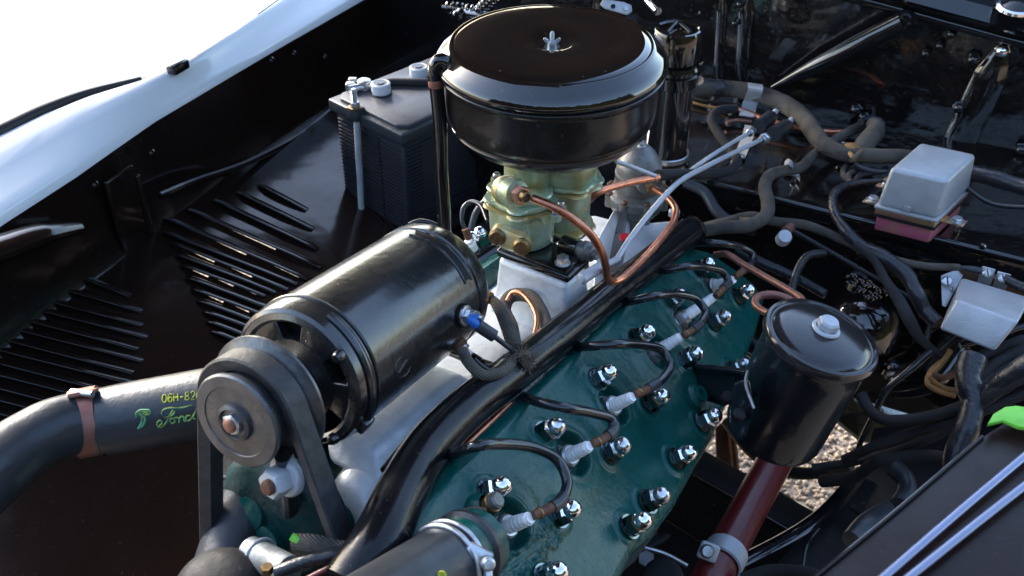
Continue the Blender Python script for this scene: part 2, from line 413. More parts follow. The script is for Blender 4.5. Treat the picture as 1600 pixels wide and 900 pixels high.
for a, b in LU:
    g = G(); vs_ = []; fs = []; d = b-a; L_ = d.length; d = d/L_; pr = Vector((d.y, -d.x))
    if pr.x > 0: pr = -pr        # opening side towards the front of the car
    ks = 16; ms = 7
    for i in range(ks+1):
        s = i/ks*L_; tp = min(1, (s+.001)/.016)**.6*min(1, (L_-s+.001)/.05)**.5
        for j in range(ms+1):
            t = j/ms; off = wl*(-1+2.1*t)*(.55+.45*tp); hh = .0055*tp*math.sin(min(1, t*1.05)*PI/2)**.9
            q = a+d*s+pr*off; vs_.append(PO+FD*q.x+PD2*q.y+PN2*(hh+.0006))
    for i in range(ks):
        for j in range(ms): k = i*(ms+1)+j; fs.append((k, k+1, k+ms+2, k+ms+1))
    # rolled lip along the opening
    g.add(vs_, fs, brown_black)
    tube(g, [vs_[i*(ms+1)+ms] for i in range(ks+1)], .0013, brown_black, n=6, smooth=False)
    link('louver', g, apron, angle=70)
# upright stay and raised edge bead on the wall
g = G(); box(g, PWL(205, 350, .012), (FD, FN, Z3), (.05, .006, .15), brown_black, .0028, 3); link('upright_stay', g, apron)
g = G(); box(g, PWL(232, 350, .014), (FD, FN, Z3), (.008, .010, .15), brown_black, .0035, 3); link('upright_flange', g, apron)
g = G(); tube(g, [PWL(x, y, .024) for x, y in ((250, 306), (300, 285), (385, 255), (470, 210), (520, 170))], .005, brown_black, n=8); link('edge_bead', g, apron)
g = G(); tube(g, [PWL(x, y, .03) for x, y in ((-60, 410), (0, 388), (60, 366), (120, 355))], [.02, .022, .02, .012], brown_black, n=14, sq=.6); link('rolled_edge', g, apron)
for x, y in ((150, 290), (238, 240), (500, 178), (508, 90), (460, 85), (425, 95)):
    g = G(); lathe(g, PWL(x, y, .012), FN, [(0, .004), (.004, .003), (.006, 0)], brown_black, n=12); link('rivet', g, apron)

# ---- firewall, shelf, cowl
UPB = Z3
def wallpoly(pts, off): return [PW(x, y, off) for x, y in pts]
fw = thing('firewall', 'glossy black firewall with embossed ribs across the top right', 'firewall', PW(1200, 150))
cw = PW(1200, 150); 
def onw(b, z, off=0): return Vector((cw.x, cw.y, 0)) + B*b + Z3*z - AH*off
g = G(); vs_ = []; fs = []; nb, nz = 76, 26
for i in range(nb+1):
    for j in range(nz+1):
        b = -.95+i*.02; z = .62+j*(.0165 if b < -.36 else .026)
        vs_.append(onw(b, z, .004*noise.noise(Vector((b*5, z*5, 2)))+.0012*noise.noise(Vector((b*22, z*22, 5)))))
for i in range(nb):
    for j in range(nz): k = i*(nz+1)+j; fs.append((k, k+1, k+nz+2, k+nz+1))
g.add(vs_, fs, panel_gloss); link('panel', g, fw, angle=80)
def rib(p0, p1, r, sq, nm='embossed_rib', mt=panel_gloss):
    g = G(); tube(g, [p0, p0.lerp(p1, .03), p0.lerp(p1, .5), p0.lerp(p1, .97), p1], [r*.4, r, r, r, r*.4], mt, n=18, sq=sq, ref=AH); return link(nm, g, fw)
g = G(); tube(g, [PW(1207, 137, .02), PW(1300, 90, .034), PW(1412, 33, .036)], [.004, .010, .013, .013], black_gloss, n=24); lathe(g, PW(1414, 32, .036), AH*-1, [(.012, -.01), (.012, 0), (.009, .006), (0, .009)], black_gloss, n=20)
one('diagonal_brace', g, 'glossy black slanting brace tube on the firewall with a white highlight', 'brace')
rib(PW(1565, 80), PW(1480, 262), .022, .5)
rib(PW(1168, -10), PW(1160, 132), .012, .5)
rib(PW(1130, -10), PW(1122, 132), .008, .5)
rib(PW(930, -10), PW(940, 132), .012, .5)
for x, y, r in ((1567, 76, .010), (1488, 52, .006), (1448, 82, .006), (1522, 90, .009), (1500, 165, .009), (1340, 168, .008), (1352, 180, .007), (1095, 20, .003), (1150, 35, .005), (1158, 5, .006), (1597, 230, .009), (1470, 70, .006)):
    g = G(); hexhead(g, PW(x, y, .004), -AH, r, r*.8, black_gloss if r < .0095 else chrome, dome=r*.8, ang0=random.random()); link('bolt_head', g, fw)
# cowl lip above
g = G(); la = [PW(x, y, .0) for x, y in ((1100, -60), (1370, 0), (1480, 30), (1600, 62), (1760, 100))]
tube(g, [p-AH*.012 for p in la], .007, black_gloss, n=12)
link('cowl_bead', g, fw)
g = G(); vs_ = []; fs = []
offs = [(0, .0), (-.02, .006), (-.03, .02), (-.02, .036), (.02, .05), (.08, .06), (.2, .075)]
for da, dz in offs: vs_ += [p+AH*da+Z3*dz for p in la]
for j in range(len(offs)-1):
    for i in range(len(la)-1): k = j*len(la)+i; fs.append((k, k+1, k+len(la)+1, k+len(la)))
g.add(vs_, fs, black_gloss); one('cowl', g, 'shiny black cowl rolled over the firewall top at the upper right edge', 'cowl')
g = G(); p = PW(1590, 6, .05); torus_arc(g, p, (Z3-AH*.3), .022, .004, chrome); lathe(g, p, (Z3-AH*.3), [(0, .006), (.01, .005), (.018, 0)], black_gloss, n=24)
one('hinge_boss', g, 'round chrome-edged boss cut off by the top right corner', 'boss')

shelf = thing('firewall_shelf', 'glossy black ledge along the firewall foot carrying wires and the silver regulator', 'ledge', Z(1300, 260, .95))
fo = Vector((.28, 1.11, 0))
def ons(b, a, z=.95): return Vector((fo.x, fo.y, z)) + B*b + AH*a
g = G(); vs_ = []; fs = []; nb = 120; na = 20; wa = (WC-FC)
for i in range(nb+1):
    for j in range(na+1):
        b = -.45+i*.01; a = wa*j/na
        vs_.append(ons(b, a, .95+.0035*noise.noise(Vector((b*7, a*9, 1)))+.0015*noise.noise(Vector((b*25, a*25, 4)))-.008*math.exp(-(j/1.2)**2)*0))
for i in range(nb):
    for j in range(na): k = i*(na+1)+j; fs.append((k, k+1, k+na+2, k+na+1))
g.add(vs_, fs, panel_gloss); link('top_panel', g, shelf, angle=80)
g = G(); tube(g, [ons(-.45, -.001, .947), ons(.2, -.001, .947), ons(.75, -.001, .947)], .004, black_gloss, n=10); link('front_bead', g, shelf)
g = G(); vs_ = []; fs = []; nb = 60; nz = 8
for i in range(nb+1):
    for j in range(nz+1):
        b = -.45+i*.02; z = .945-j*.035; vs_.append(ons(b, .004*noise.noise(Vector((b*6, z*6, 7))) + (.02 if j > 1 else 0), z))
for i in range(nb):
    for j in range(nz): k = i*(nz+1)+j; fs.append((k, k+1, k+nz+2, k+nz+1))
g.add(vs_, fs, panel_gloss); link('front_wall', g, shelf, angle=80)
g = G(); tube(g, [PF(1150, 325, .004), PF(1380, 385, .006), PF(1600, 448, .004)], .003, black_gloss, n=8); link('swage_line', g, shelf)
for x, y in ((1450, 355), (1310, 262), (1080, 365), (1415, 425), (1535, 385), (1490, 340)):
    g = G(); p = Z(x, y, .951) if y < 360 else PF(x, y, .002); lathe(g, p, Z3 if y < 360 else -AH, [(0, .003), (.003, .0025), (.004, 0)], panel_gloss, n=12); link('rivet', g, shelf)
for pa, pb, r in (((1110, 285), (1175, 205), .006), ((1230, 275), (1285, 205), .005), ((1395, 300), (1500, 190), .0)):
    if r: g = G(); tube(g, [Z(*pa, .951), Z(*pb, .951)], r, panel_gloss, n=10, sq=.6); link('embossed_rib', g, shelf)

# hood standing open over the bay (seen only as the dark reflection in the paint)
g = G(); hc = Vector((0, 1.56, 1.30)); uh = Vector((0, -.62, .78)).normalized(); vs_ = []; fs = []
for i in range(13):
    for j in range(13):
        s = i/12*1.75; bl = -.32-.75*min(1, s/.5); b = bl+(.30-bl)*j/12
        bow = -.10*((b+.06)/.56)**2
        nrm = Vector((0, .78, .62))
        vs_.append(hc + B*b*(1-.25*s) + uh*s + nrm*(bow+.03*s))
for i in range(12):
    for j in range(12): k = i*13+j; fs.append((k, k+1, k+14, k+13))
g.add(vs_, fs, hood_mat)
g2 = G(); g2.v = [v + Vector((0, .78, .62))*.015 for v in g.v]; g2.f = list(g.f); 
g.add(g2.v, g2.f, hood_mat)
hood_o = thing('hood', 'dark hood standing open above the engine bay', 'hood', hc); link('hood_panel', g, hood_o, angle=80)

# unseen tree belt added behind the camera to darken fill and reflections
g = G(); vs_ = []; fs = []; nt_ = 150
for i in range(nt_+1):
    az = R_(95)+R_(150)*i/nt_
    for j in range(7):
        r = 13-.9*j*(j < 5)+1.6*noise.noise(Vector((i*.35, j*.8, 3))); hh_ = (0, 1.4, 3.0, 4.6, 5.8, 6.5, 6.3)[j]*(1+.28*noise.noise(Vector((i*.22, 1.5, 8))))
        vs_.append(Vector((math.sin(az)*r, math.cos(az)*r, hh_)))
for i in range(nt_):
    for j in range(6): k = i*7+j; fs.append((k, k+1, k+8, k+7))
g.add(vs_, fs, blocker_dark); tag(link('added_tree_belt', g, angle=180), label='made-up belt of dark trees outside the picture, added to darken the reflections', cat='trees', kind='stuff')

# radiator and front sheet metal, below the picture
rad = thing('radiator', 'black radiator with its top tank at the front of the bay', 'radiator', Vector((-.05, .2, .5)))
g = G(); box(g, (-.08, .22, .68), HX, (.80, .07, .50), dull_black, .006); link('core', g, rad)
g = G(); box(g, (-.08, .22, .955), HX, (.62, .10, .05), black_gloss, .018, 4); link('top_tank', g, rad)
g = G(); box(g, (-.08, -.08, .62), HX, (1.5, .30, .62), black_gloss, .05, 4); one('grille_shell', g, 'black front grille shell in front of the radiator', 'grille')

# ================================================================== LOWER BAY
g = G(); beam_t = .60
c0, c1 = Z(1040, 668, beam_t), Z(1345, 838, beam_t)
bd = (c1-c0).normalized(); bn_ = Vector((bd.y, -bd.x, 0))
prism(g, [c0-bd*.5, c1+bd*.12, c1+bd*.12+bn_*.05, c0-bd*.5+bn_*.05], Z3*-.012, dull_black, .004)
prism(g, [c0-bd*.5+bn_*.046, c1+bd*.12+bn_*.046, c1+bd*.12+bn_*.05, c0-bd*.5+bn_*.05], Z3*-.13, black_gloss, .001)
cm = thing('frame_cross_member', 'black steel cross member under the engine, right of the green head', 'frame rail', c0); link('upper_flange', g, cm)
g = G(); prism(g, [c0-bd*.5+bn_*.052, c1+bd*.12+bn_*.052, c1+bd*.12+bn_*.75, c0-bd*.5+bn_*.75], Z3*-.01, dull_black, .002)
for v_ in g.v: v_.z -= .11
link('lower_plate', g, cm)
g = G(); p0, p1 = Z(1190, 752, beam_t+.006)+bn_*.0, Z(1270, 800, beam_t+.006); tube(g, [PX(1163, 742, 1.4), PX(1262, 798, 1.36)], .004, black_gloss, n=8); link('edge_bead', g, cm)

# right-hand apron with its diagonal edge
def slab(name, pix, thick, mt, parent=None, bevel=.003):
    g = G(); P = [PX(*p) for p in pix]
    nrm = (P[1]-P[0]).cross(P[2]-P[0]).normalized()
    if nrm.dot(P[0]-CAM) < 0: nrm = -nrm
    c = sum(P, Vector())/len(P)
    P = [p - nrm*nrm.dot(p-P[0]) for p in P]
    prism(g, P, nrm*thick, mt, bevel); return g
g = slab('apron', [(1345, 738, 1.25), (1190, 905, 1.12), (1240, 960, 1.08), (1700, 960, 1.0), (1700, 560, 1.3), (1370, 640, 1.3)], .01, dull_black)
ra = thing('side_apron', 'dull black inner side panel at the lower right behind the hoses', 'inner panel', PX(1450, 800, 1.15)); link('panel', g, ra)
g = G(); tube(g, [PX(1345, 735, 1.24), PX(1275, 812, 1.17), (PX(1155, 880, 1.1))], [.006, .009, .008], black_gloss, n=10, sq=.6); link('rim', g, ra)
g = G(); tube(g, [PX(1330, 792, 1.15), PX(1365, 815, 1.13)], .004, dull_black, n=8); link('rib', g, ra)
g = G(); tube(g, [PX(1280, 825, 1.1), PX(1262, 850, 1.1), PX(1254, 890, 1.08)], .0018, wire_black, n=6); one('thin_cable', g, 'thin black cable running down the lower right apron', 'cable')

# toe board behind the wiring on the right
g = slab('toe', [(1060, 480, 1.36), (1240, 600, 1.40), (1350, 690, 1.42), (1700, 690, 1.35), (1700, 380, 1.35), (1060, 380, 1.36)], .01, panel_gloss)
tb = thing('toe_board', 'wavy glossy black panel behind the oil filter under the ledge', 'panel', PX(1400, 600, 1.4)); link('panel', g, tb)
g = G(); tube(g, [PX(1395, 590, 1.28), PX(1440, 575, 1.26), PX(1500, 520, 1.24)], [.035, .05, .03], panel_gloss, n=20, sq=.5); link('bulge', g, tb)
for x, y, r in ((1395, 575, .008), (1355, 470, .012), (1340, 435, .01)):
    g = G(); lathe(g, PX(x, y, 1.27), -CF+CU*.6, [(r*1.4, -.012), (r*1.4, 0), (r, .003), (r*.9, .01), (0, .012)], panel_gloss, n=20); link('bolt_head', g, tb)
wire('steel_line', [PX(1195, 338, 1.24), PX(1260, 372, 1.22), PX(1330, 412, 1.2), PX(1400, 452, 1.18), PX(1440, 475, 1.17)], .0028, tape_black, 'thin black steel line running below the ledge towards the small silver box', 'pipe')
wire('brake_pipe', [PX(1150, 390, 1.24), PX(1190, 410, 1.23), PX(1240, 432, 1.22), PX(1290, 460, 1.2)], .006, tape_black, 'black pipe behind the rear end of the green head', 'pipe')
wire('curved_rod', [PX(1290, 395, 1.2), PX(1262, 400, 1.2), PX(1245, 425, 1.2), PX(1237, 455, 1.2)], .005, tape_black, 'short curved black rod in the dark behind the oil filter', 'rod')
# a cluster of shiny wax-coated bolts near the steering box
sb = thing('steering_box', 'lumpy black steering box in the dark behind the filter', 'steering box', PX(1345, 470, 1.25))
g = G(); lathe(g, PX(1350, 500, 1.24), CU-CF*.4, [(0, -.03), (.04, -.03), (.045, 0), (.035, .02), (.022, .03), (0, .034)], panel_gloss, n=28); link('housing', g, sb)
g = G()
for k in range(46):
    t = k/46; x = 1330+50*t+random.uniform(-8, 8); y = 440+25*t+random.uniform(-12, 10); lathe(g, PX(x, y, 1.19), CU-CF, [(0, .003), (.0022, .002), (.003, 0)], panel_gloss, n=8)
tag(link('grease_beads', g, sb), kind='stuff')

# ---- lower right near body edge with two bright strips
ne = thing('body_side_edge', 'dark brown body edge with two polished strips in the bottom right corner', 'body panel', Z(1450, 850, 1.05))
g = G(); P = [Z(x, y, 1.05) for x, y in ((1240, 925), (1290, 885), (1400, 795), (1500, 710), (1538, 678), (1575, 655), (1700, 640), (1900, 700), (2000, 1300), (1300, 1300))]
prism(g, P, Z3*-.02, brown_edge, .003, 3); link('panel', g, ne)
g = G(); tube(g, [Z(x, y, 1.051) for x, y in ((1240, 928), (1290, 888), (1400, 798), (1500, 712), (1535, 682))], .0016, brown_black, n=8); link('edge_bead', g, ne)
for a, b in (((1365, 915), (1660, 663)), ((1404, 915), (1690, 690))):
    g = G(); tube(g, [Z(*a, 1.055), Z((a[0]+b[0])/2, (a[1]+b[1])/2-2, 1.055), Z(*b, 1.055)], .0032, lip_bright, n=12, sq=.6); link('polished_strip', g, ne)
g = G(); P = [Z(x, y, 1.056) for x, y in ((1541, 668), (1550, 652), (1568, 641), (1585, 639), (1700, 655), (1700, 690), (1590, 672), (1566, 662))]
prism(g, P, Z3*.004, lime, .001); one('lime_tag', g, 'bright lime green tag at the right picture edge on the body panel', 'tag')

# ================================================================== ENGINE BLOCK AND HEAD
hout = [(668, 762), (700, 722), (760, 668), (830, 606), (900, 540), (960, 482), (1010, 432), (1048, 392), (1078, 380), (1110, 388), (1150, 415), (1180, 438), (1200, 470), (1188, 520), (1168, 570), (1140, 640),
        (1118, 690), (1090, 740), (1062, 792), (1030, 835), (1000, 862), (978, 905), (950, 960), (760, 1010), (640, 960), (632, 880), (640, 810)]
def hc2(p): q = p-CAM; return np.array([q.dot(A), q.dot(Cc)])
poly = np.array([hc2(H(*p)) for p in hout])
nuts_px = [(787, 757), (873, 665), (955, 580), (1015, 516), (1065, 460), (1110, 410), (897, 793), (975, 695), (1038, 617), (1090, 550), (1135, 492), (1172, 452),
           (1008, 812), (1036, 773), (1080, 706), (1119, 648), (1166, 568), (875, 892), (740, 893)]
NUTH = .020
def nut_base(x, y):      # the pixel is the dome; the base lies on the face, NUTH lower along the normal
    return H(x, y, NUTH) - N*NUTH
nuts = [nut_base(*p) for p in nuts_px]
plugs_px = [(785, 823), (885, 713), (953, 635), (1020, 553), (1062, 502), (1108, 446)]   # root of each plug
plugs = [H(*p, -.004) for p in plugs_px]
amin, cmin = poly.min(0)-.01; amax, cmax = poly.max(0)+.01
res = .0013
aa = np.arange(amin, amax, res); ccs = np.arange(cmin, cmax, res); AA, CC = np.meshgrid(aa, ccs, indexing='ij')
def sdist(X, Y, pl):
    d = np.full(X.shape, 1e9); ins = np.zeros(X.shape, bool); n = len(pl)
    for i in range(n):
        x0, y0 = pl[i]; x1, y1 = pl[(i+1) % n]; ex, ey = x1-x0, y1-y0
        t = np.clip(((X-x0)*ex+(Y-y0)*ey)/(ex*ex+ey*ey), 0, 1)
        d = np.minimum(d, np.hypot(X-x0-t*ex, Y-y0-t*ey))
        with np.errstate(divide='ignore', invalid='ignore'):
            cr = ((y0 > Y) != (y1 > Y)) & (X < ex*(Y-y0)/(ey if abs(ey) > 1e-12 else 1e-12)+x0)
        ins ^= cr
    return np.where(ins, d, -d)
SD = sdist(AA, CC, poly)
Rr = .013
hh = np.where(SD > Rr, 0, -Rr+np.sqrt(np.maximum(0, Rr**2-(Rr-np.clip(SD, 0, Rr))**2)))
hh = np.where(SD < 0, -Rr+SD*4, hh)
sm = lambda x, a, b: (lambda t: t*t*(3-2*t))(np.clip((x-a)/(b-a), 0, 1))
for p in nuts:
    q = hc2(p); r = np.hypot(AA-q[0], CC-q[1]); hh += .0016*(1-sm(r, .0125, .0165))
for p in plugs:
    q = hc2(p); q = q + np.array([0, 0]); r = np.hypot(AA-q[0], CC-q[1])
    hh += .0018*(1-sm(r, .028, .045))                    # swelling round the well
    hh += .0008*(1-sm(np.abs(r-.0215), .001, .0028))
    hh -= .013*(1-sm(r, .0165, .0195))
for (x, y), s, am in (((838, 760), .05, .005), ((930, 660), .03, .003), ((990, 660), .05, -.002), ((1010, 480), .06, .002), ((700, 800), .03, -.003), ((870, 860), .05, -.002)):
    q = hc2(H(x, y)); hh += am*np.exp(-(np.hypot(AA-q[0], CC-q[1])/s)**2)
rs = np.random.RandomState(3)
# foundry marks in two short rows with a bar between
pa, pb = hc2(H(775, 905)), hc2(H(868, 830)); dirn = (pb-pa)/np.hypot(*(pb-pa)); prp = np.array([-dirn[1], dirn[0]])
Lm = np.hypot(*(pb-pa))
for k in range(15):
    for row in (-.0065, .0065):
        for q_ in range(3):
            q = pa+dirn*(Lm*(k+.5)/15+rs.uniform(-.002, .002))+prp*(row+rs.uniform(-.003, .003)); r = np.hypot(AA-q[0], CC-q[1]); hh += .0011*(1-sm(r, .0012, .0026))
q = np.stack([AA-pa[0], CC-pa[1]]); s_ = q[0]*dirn[0]+q[1]*dirn[1]; t_ = np.abs(q[0]*prp[0]+q[1]*prp[1])
hh += .0010*(1-sm(t_, .0006, .0018))*((s_ > 0) & (s_ < Lm))
# raised bar along the upper edge
pa, pb = hc2(H(705, 745)), hc2(H(1000, 445)); dirn = (pb-pa)/np.hypot(*(pb-pa)); q0, q1 = AA-pa[0], CC-pa[1]
s_ = q0*dirn[0]+q1*dirn[1]; t_ = -q0*dirn[1]+q1*dirn[0]
hh += .004*sm(t_, -.004, .004)*0 - .004*(1-sm(t_, -.005, .003))*(SD > 0)
keep = SD > -.004
idx = -np.ones(AA.shape, int); sel = np.argwhere(keep); 
idx[keep] = np.arange(len(sel))
nodes = []; HC = HP - N.dot(CAM)
for (i, j) in sel: nodes.append(CAM + A*AA[i, j] + Cc*CC[i, j] + N*(HC+hh[i, j]))
k4 = keep[:-1, :-1] & keep[1:, :-1] & keep[1:, 1:] & keep[:-1, 1:]
fs = [(idx[i, j], idx[i+1, j], idx[i+1, j+1], idx[i, j+1]) for i, j in np.argwhere(k4)]
head = thing('cylinder_head', 'teal green cast cylinder head with chrome domed nuts, right of the black conduit', 'cylinder head', H(900, 650, -.03))
g = G(); g.add(nodes, fs, green_paint); link('head_casting', g, head, angle=180)
def inset(pl, d):
    c = pl.mean(0); out = []
    for i in range(len(pl)):
        a, b, c2 = pl[i-1], pl[i], pl[(i+1) % len(pl)]; e = (c2-a)/np.hypot(*(c2-a)); nrm = np.array([-e[1], e[0]])
        if nrm.dot(c-b) < 0: nrm = -nrm
        out.append(b+nrm*d)
    return np.array(out)
def hpoly(pl, h): return [CAM + A*a + Cc*c + N*(HC+h) for a, c in pl]
g = G(); prism(g, hpoly(inset(poly, .0015), -.010), -N*.022, green_paint); link('head_side', g, head)
g = G(); prism(g, hpoly(inset(poly, -.006), -.033), -N*.003, dull_black); link('gasket', g, head)
# nuts
g = G()
lathe(g, (0, 0, 0), Z3, [(0, .0), (.0112, 0), (.0112, .0016), (.0092, .0016)], nut_side, n=28)
lathe(g, (0, 0, 0), Z3, [(.0096, .0016), (.0096, .0105)], nut_side, n=6); lathe(g, (0, 0, 0), Z3, [(.0096, .0105), (.0084, .0126), (.0076, .0130)], chrome, n=6)
lathe(g, (0, 0, 0), Z3, [(.0076, .0128), (.0080, .0150)]+[(.0080*math.cos(t*PI/16), .0158+.0080*math.sin(t*PI/16)) for t in range(0, 9)], chrome, n=28)
proto = link('cap_nut', g, None, origin=(0, 0, 0), angle=32); pm = proto.data; bpy.data.objects.remove(proto)
def place(me, name, parent, p, axis, ang=0., sc=1.):
    o = bpy.data.objects.new(name, me); COL.objects.link(o); o.parent = parent
    pl = Vector((0, 0, 0)); q = parent
    while q is not None: pl += q.location; q = q.parent
    o.location = Vector(p)-pl
    o.rotation_mode = 'QUATERNION'; o.rotation_quaternion = Vector(axis).to_track_quat('Z', 'Y') @ Matrix.Rotation(ang, 3, 'Z').to_quaternion(); o.scale = (sc,)*3
    return o
pm2 = pm.copy(); pm2.materials[[m_.name for m_ in pm2.materials].index('chrome')] = chrome_worn
for k_, p in enumerate(nuts): place(pm2 if k_ % 3 == 1 else pm, 'cap_nut', head, p+N*.0028, (N+Vector((random.gauss(0, .02), random.gauss(0, .02), 0))).normalized(), random.uniform(0, 6), random.uniform(.92, .97))
# square-socket blanking plug in the head
g = G(); p = H(1082, 622); lathe(g, p, N, [(.013, 0), (.0125, .006), (.0085, .009), (.008, .0125), (.0045, .0125), (.004, .007), (0, .007)], green_paint, n=28); link('drain_plug', g, head)
g = G(); p = H(772, 784, .017)-N*.017
lathe(g, p, N, [(.012, 0), (.011, .006), (.008, .010)], green_paint, n=24); lathe(g, p, N, [(.006, .010), (.006, .014), (0, .014)], brass, n=24)
lathe(g, p, N, [(.0070, .014), (.0076, .0155), (.0070, .017), (0, .017)], brass, n=24); lathe(g, p+N*.017, N, [(.0062, 0), (.0060, .004), (.0045, .0055), (0, .0055)], pump_metal, n=24)
one('temperature_sender', g, 'brass-ringed sender bolt with a thin brown wire at the near end of the green head', 'sender')
wire('sender_wire', [H(757, 797, .019), H(735, 796, .02), H(705, 812, .018), H(680, 840, .012), H(665, 872, .004)], [.0022, .0016, .0014, .0014], rust, 'thin brown wire leading from the sender to the bottom hose', 'wire')

# block under the head
blk = thing('engine_block', 'dark engine block below the green cylinder head', 'engine block', H(1000, 850, -.15))
g = G(); loft(g, [hpoly(inset(poly, -.012), -.037), hpoly(inset(poly, .02), -.09), hpoly(inset(poly, .06), -.26)], dull_black, 0); link('block_casting', g, blk)
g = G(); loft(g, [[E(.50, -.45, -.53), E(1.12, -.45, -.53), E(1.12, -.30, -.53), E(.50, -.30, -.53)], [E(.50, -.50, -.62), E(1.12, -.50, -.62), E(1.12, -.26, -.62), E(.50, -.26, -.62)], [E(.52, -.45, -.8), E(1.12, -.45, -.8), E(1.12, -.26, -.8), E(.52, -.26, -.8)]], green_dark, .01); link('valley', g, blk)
# far bank head, dark green with a black rail, seen between manifold and battery
fh = thing('far_cylinder_head', 'far bank green cylinder head glimpsed behind the generator and carburettor', 'cylinder head', E(.8, -.47, -.5))
g = G(); loft(g, [[E(.55, -.44, -.472), E(1.1, -.44, -.472), E(1.1, -.50, -.515), E(.55, -.50, -.515)], [E(.55, -.42, -.50), E(1.1, -.42, -.50), E(1.1, -.48, -.54), E(.55, -.48, -.54)]], green_paint, .004); link('head_casting', g, fh)
g = G(); tube(g, [PX(700, 440, 1.12), PX(775, 392, 1.16)], .010, black_gloss, n=14); tube(g, [PX(690, 430, 1.14), PX(768, 382, 1.18)], .006, black_gloss, n=10)
one('far_conduit', g, 'black tube rail between the generator and the carburettor foot', 'tube')
NF = (V*math.cos(_th) - B*math.sin(_th)).normalized()
for x, y in ((752, 377), (738, 385)):
    o = place(pm, 'cap_nut', fh, PX(x, y, 1.16)-NF*.006, (NF+Z3).normalized(), .4, 1.0)

# foot of the block, bottom centre
g = slab('pl', [(952, 905, .98), (1000, 868, 1.0), (1030, 852, 1.02), (1075, 858, 1.03), (1100, 905, 1.0), (1040, 930, .98)], .015, dull_black, bevel=.004)
wp = thing('mounting_plate', 'dull grey-black plate with a bolt at the bottom centre under the head', 'bracket', PX(1030, 885, 1.0)); link('plate', g, wp)
g = G(); hexhead(g, PX(1008, 873, .97), -CF+CU*.3, .009, .008, pulley_grey); link('bolt', g, wp)
g = G(); tube(g, [PX(1004, 855, .985), PX(1040, 866, .985), PX(1074, 884, .98)], .0022, zinc, n=8); link('edge_rim', g, wp)
g = G(); lathe(g, PX(1035, 905, .96), -CF+CU*.3, [(.020, -.01), (.020, .003), (.016, .006), (0, .006)], dull_black, n=32); link('boss', g, wp)

# ================================================================== SPARK PLUGS AND LEADS
pl_ax = (N*.80 + B*.42 + A*.22).normalized()
ends_px = [(832, 806), (925, 694), (992, 617), (1052, 540), (1102, 492), (1152, 436)]
leads = [
    [(832, 806), (858, 795), (878, 780), (886, 752), (872, 720), (836, 700), (790, 694), (745, 697), (715, 708), (700, 716)],
    [(925, 694), (945, 684), (960, 668), (955, 655), (925, 645), (880, 637), (840, 628), (815, 617)],
    [(992, 617), (1015, 606), (1037, 590), (1046, 567), (1035, 548), (1005, 539), (960, 538), (925, 541), (890, 543)],
    [(1066, 525), (1082, 516), (1098, 500), (1102, 486), (1088, 468), (1060, 460), (1020, 463), (990, 470), (962, 476)],
    [(1118, 463), (1128, 453), (1138, 440), (1130, 426), (1105, 418), (1070, 417), (1040, 423), (1020, 429)],
    [(1148, 433), (1160, 424), (1174, 412), (1176, 398), (1160, 387), (1130, 381), (1105, 379), (1082, 381)],
]
plug_desc = ['nearest the bottom hose clamp', 'second from the near end', 'third from the near end, beside the drain plug', 'fourth, behind the looped lead at mid head', 'fifth, in the well with a white mark on its lead', 'at the far end by the copper pipe']
def tubes_end(p, q, t): return p.lerp(q, t)
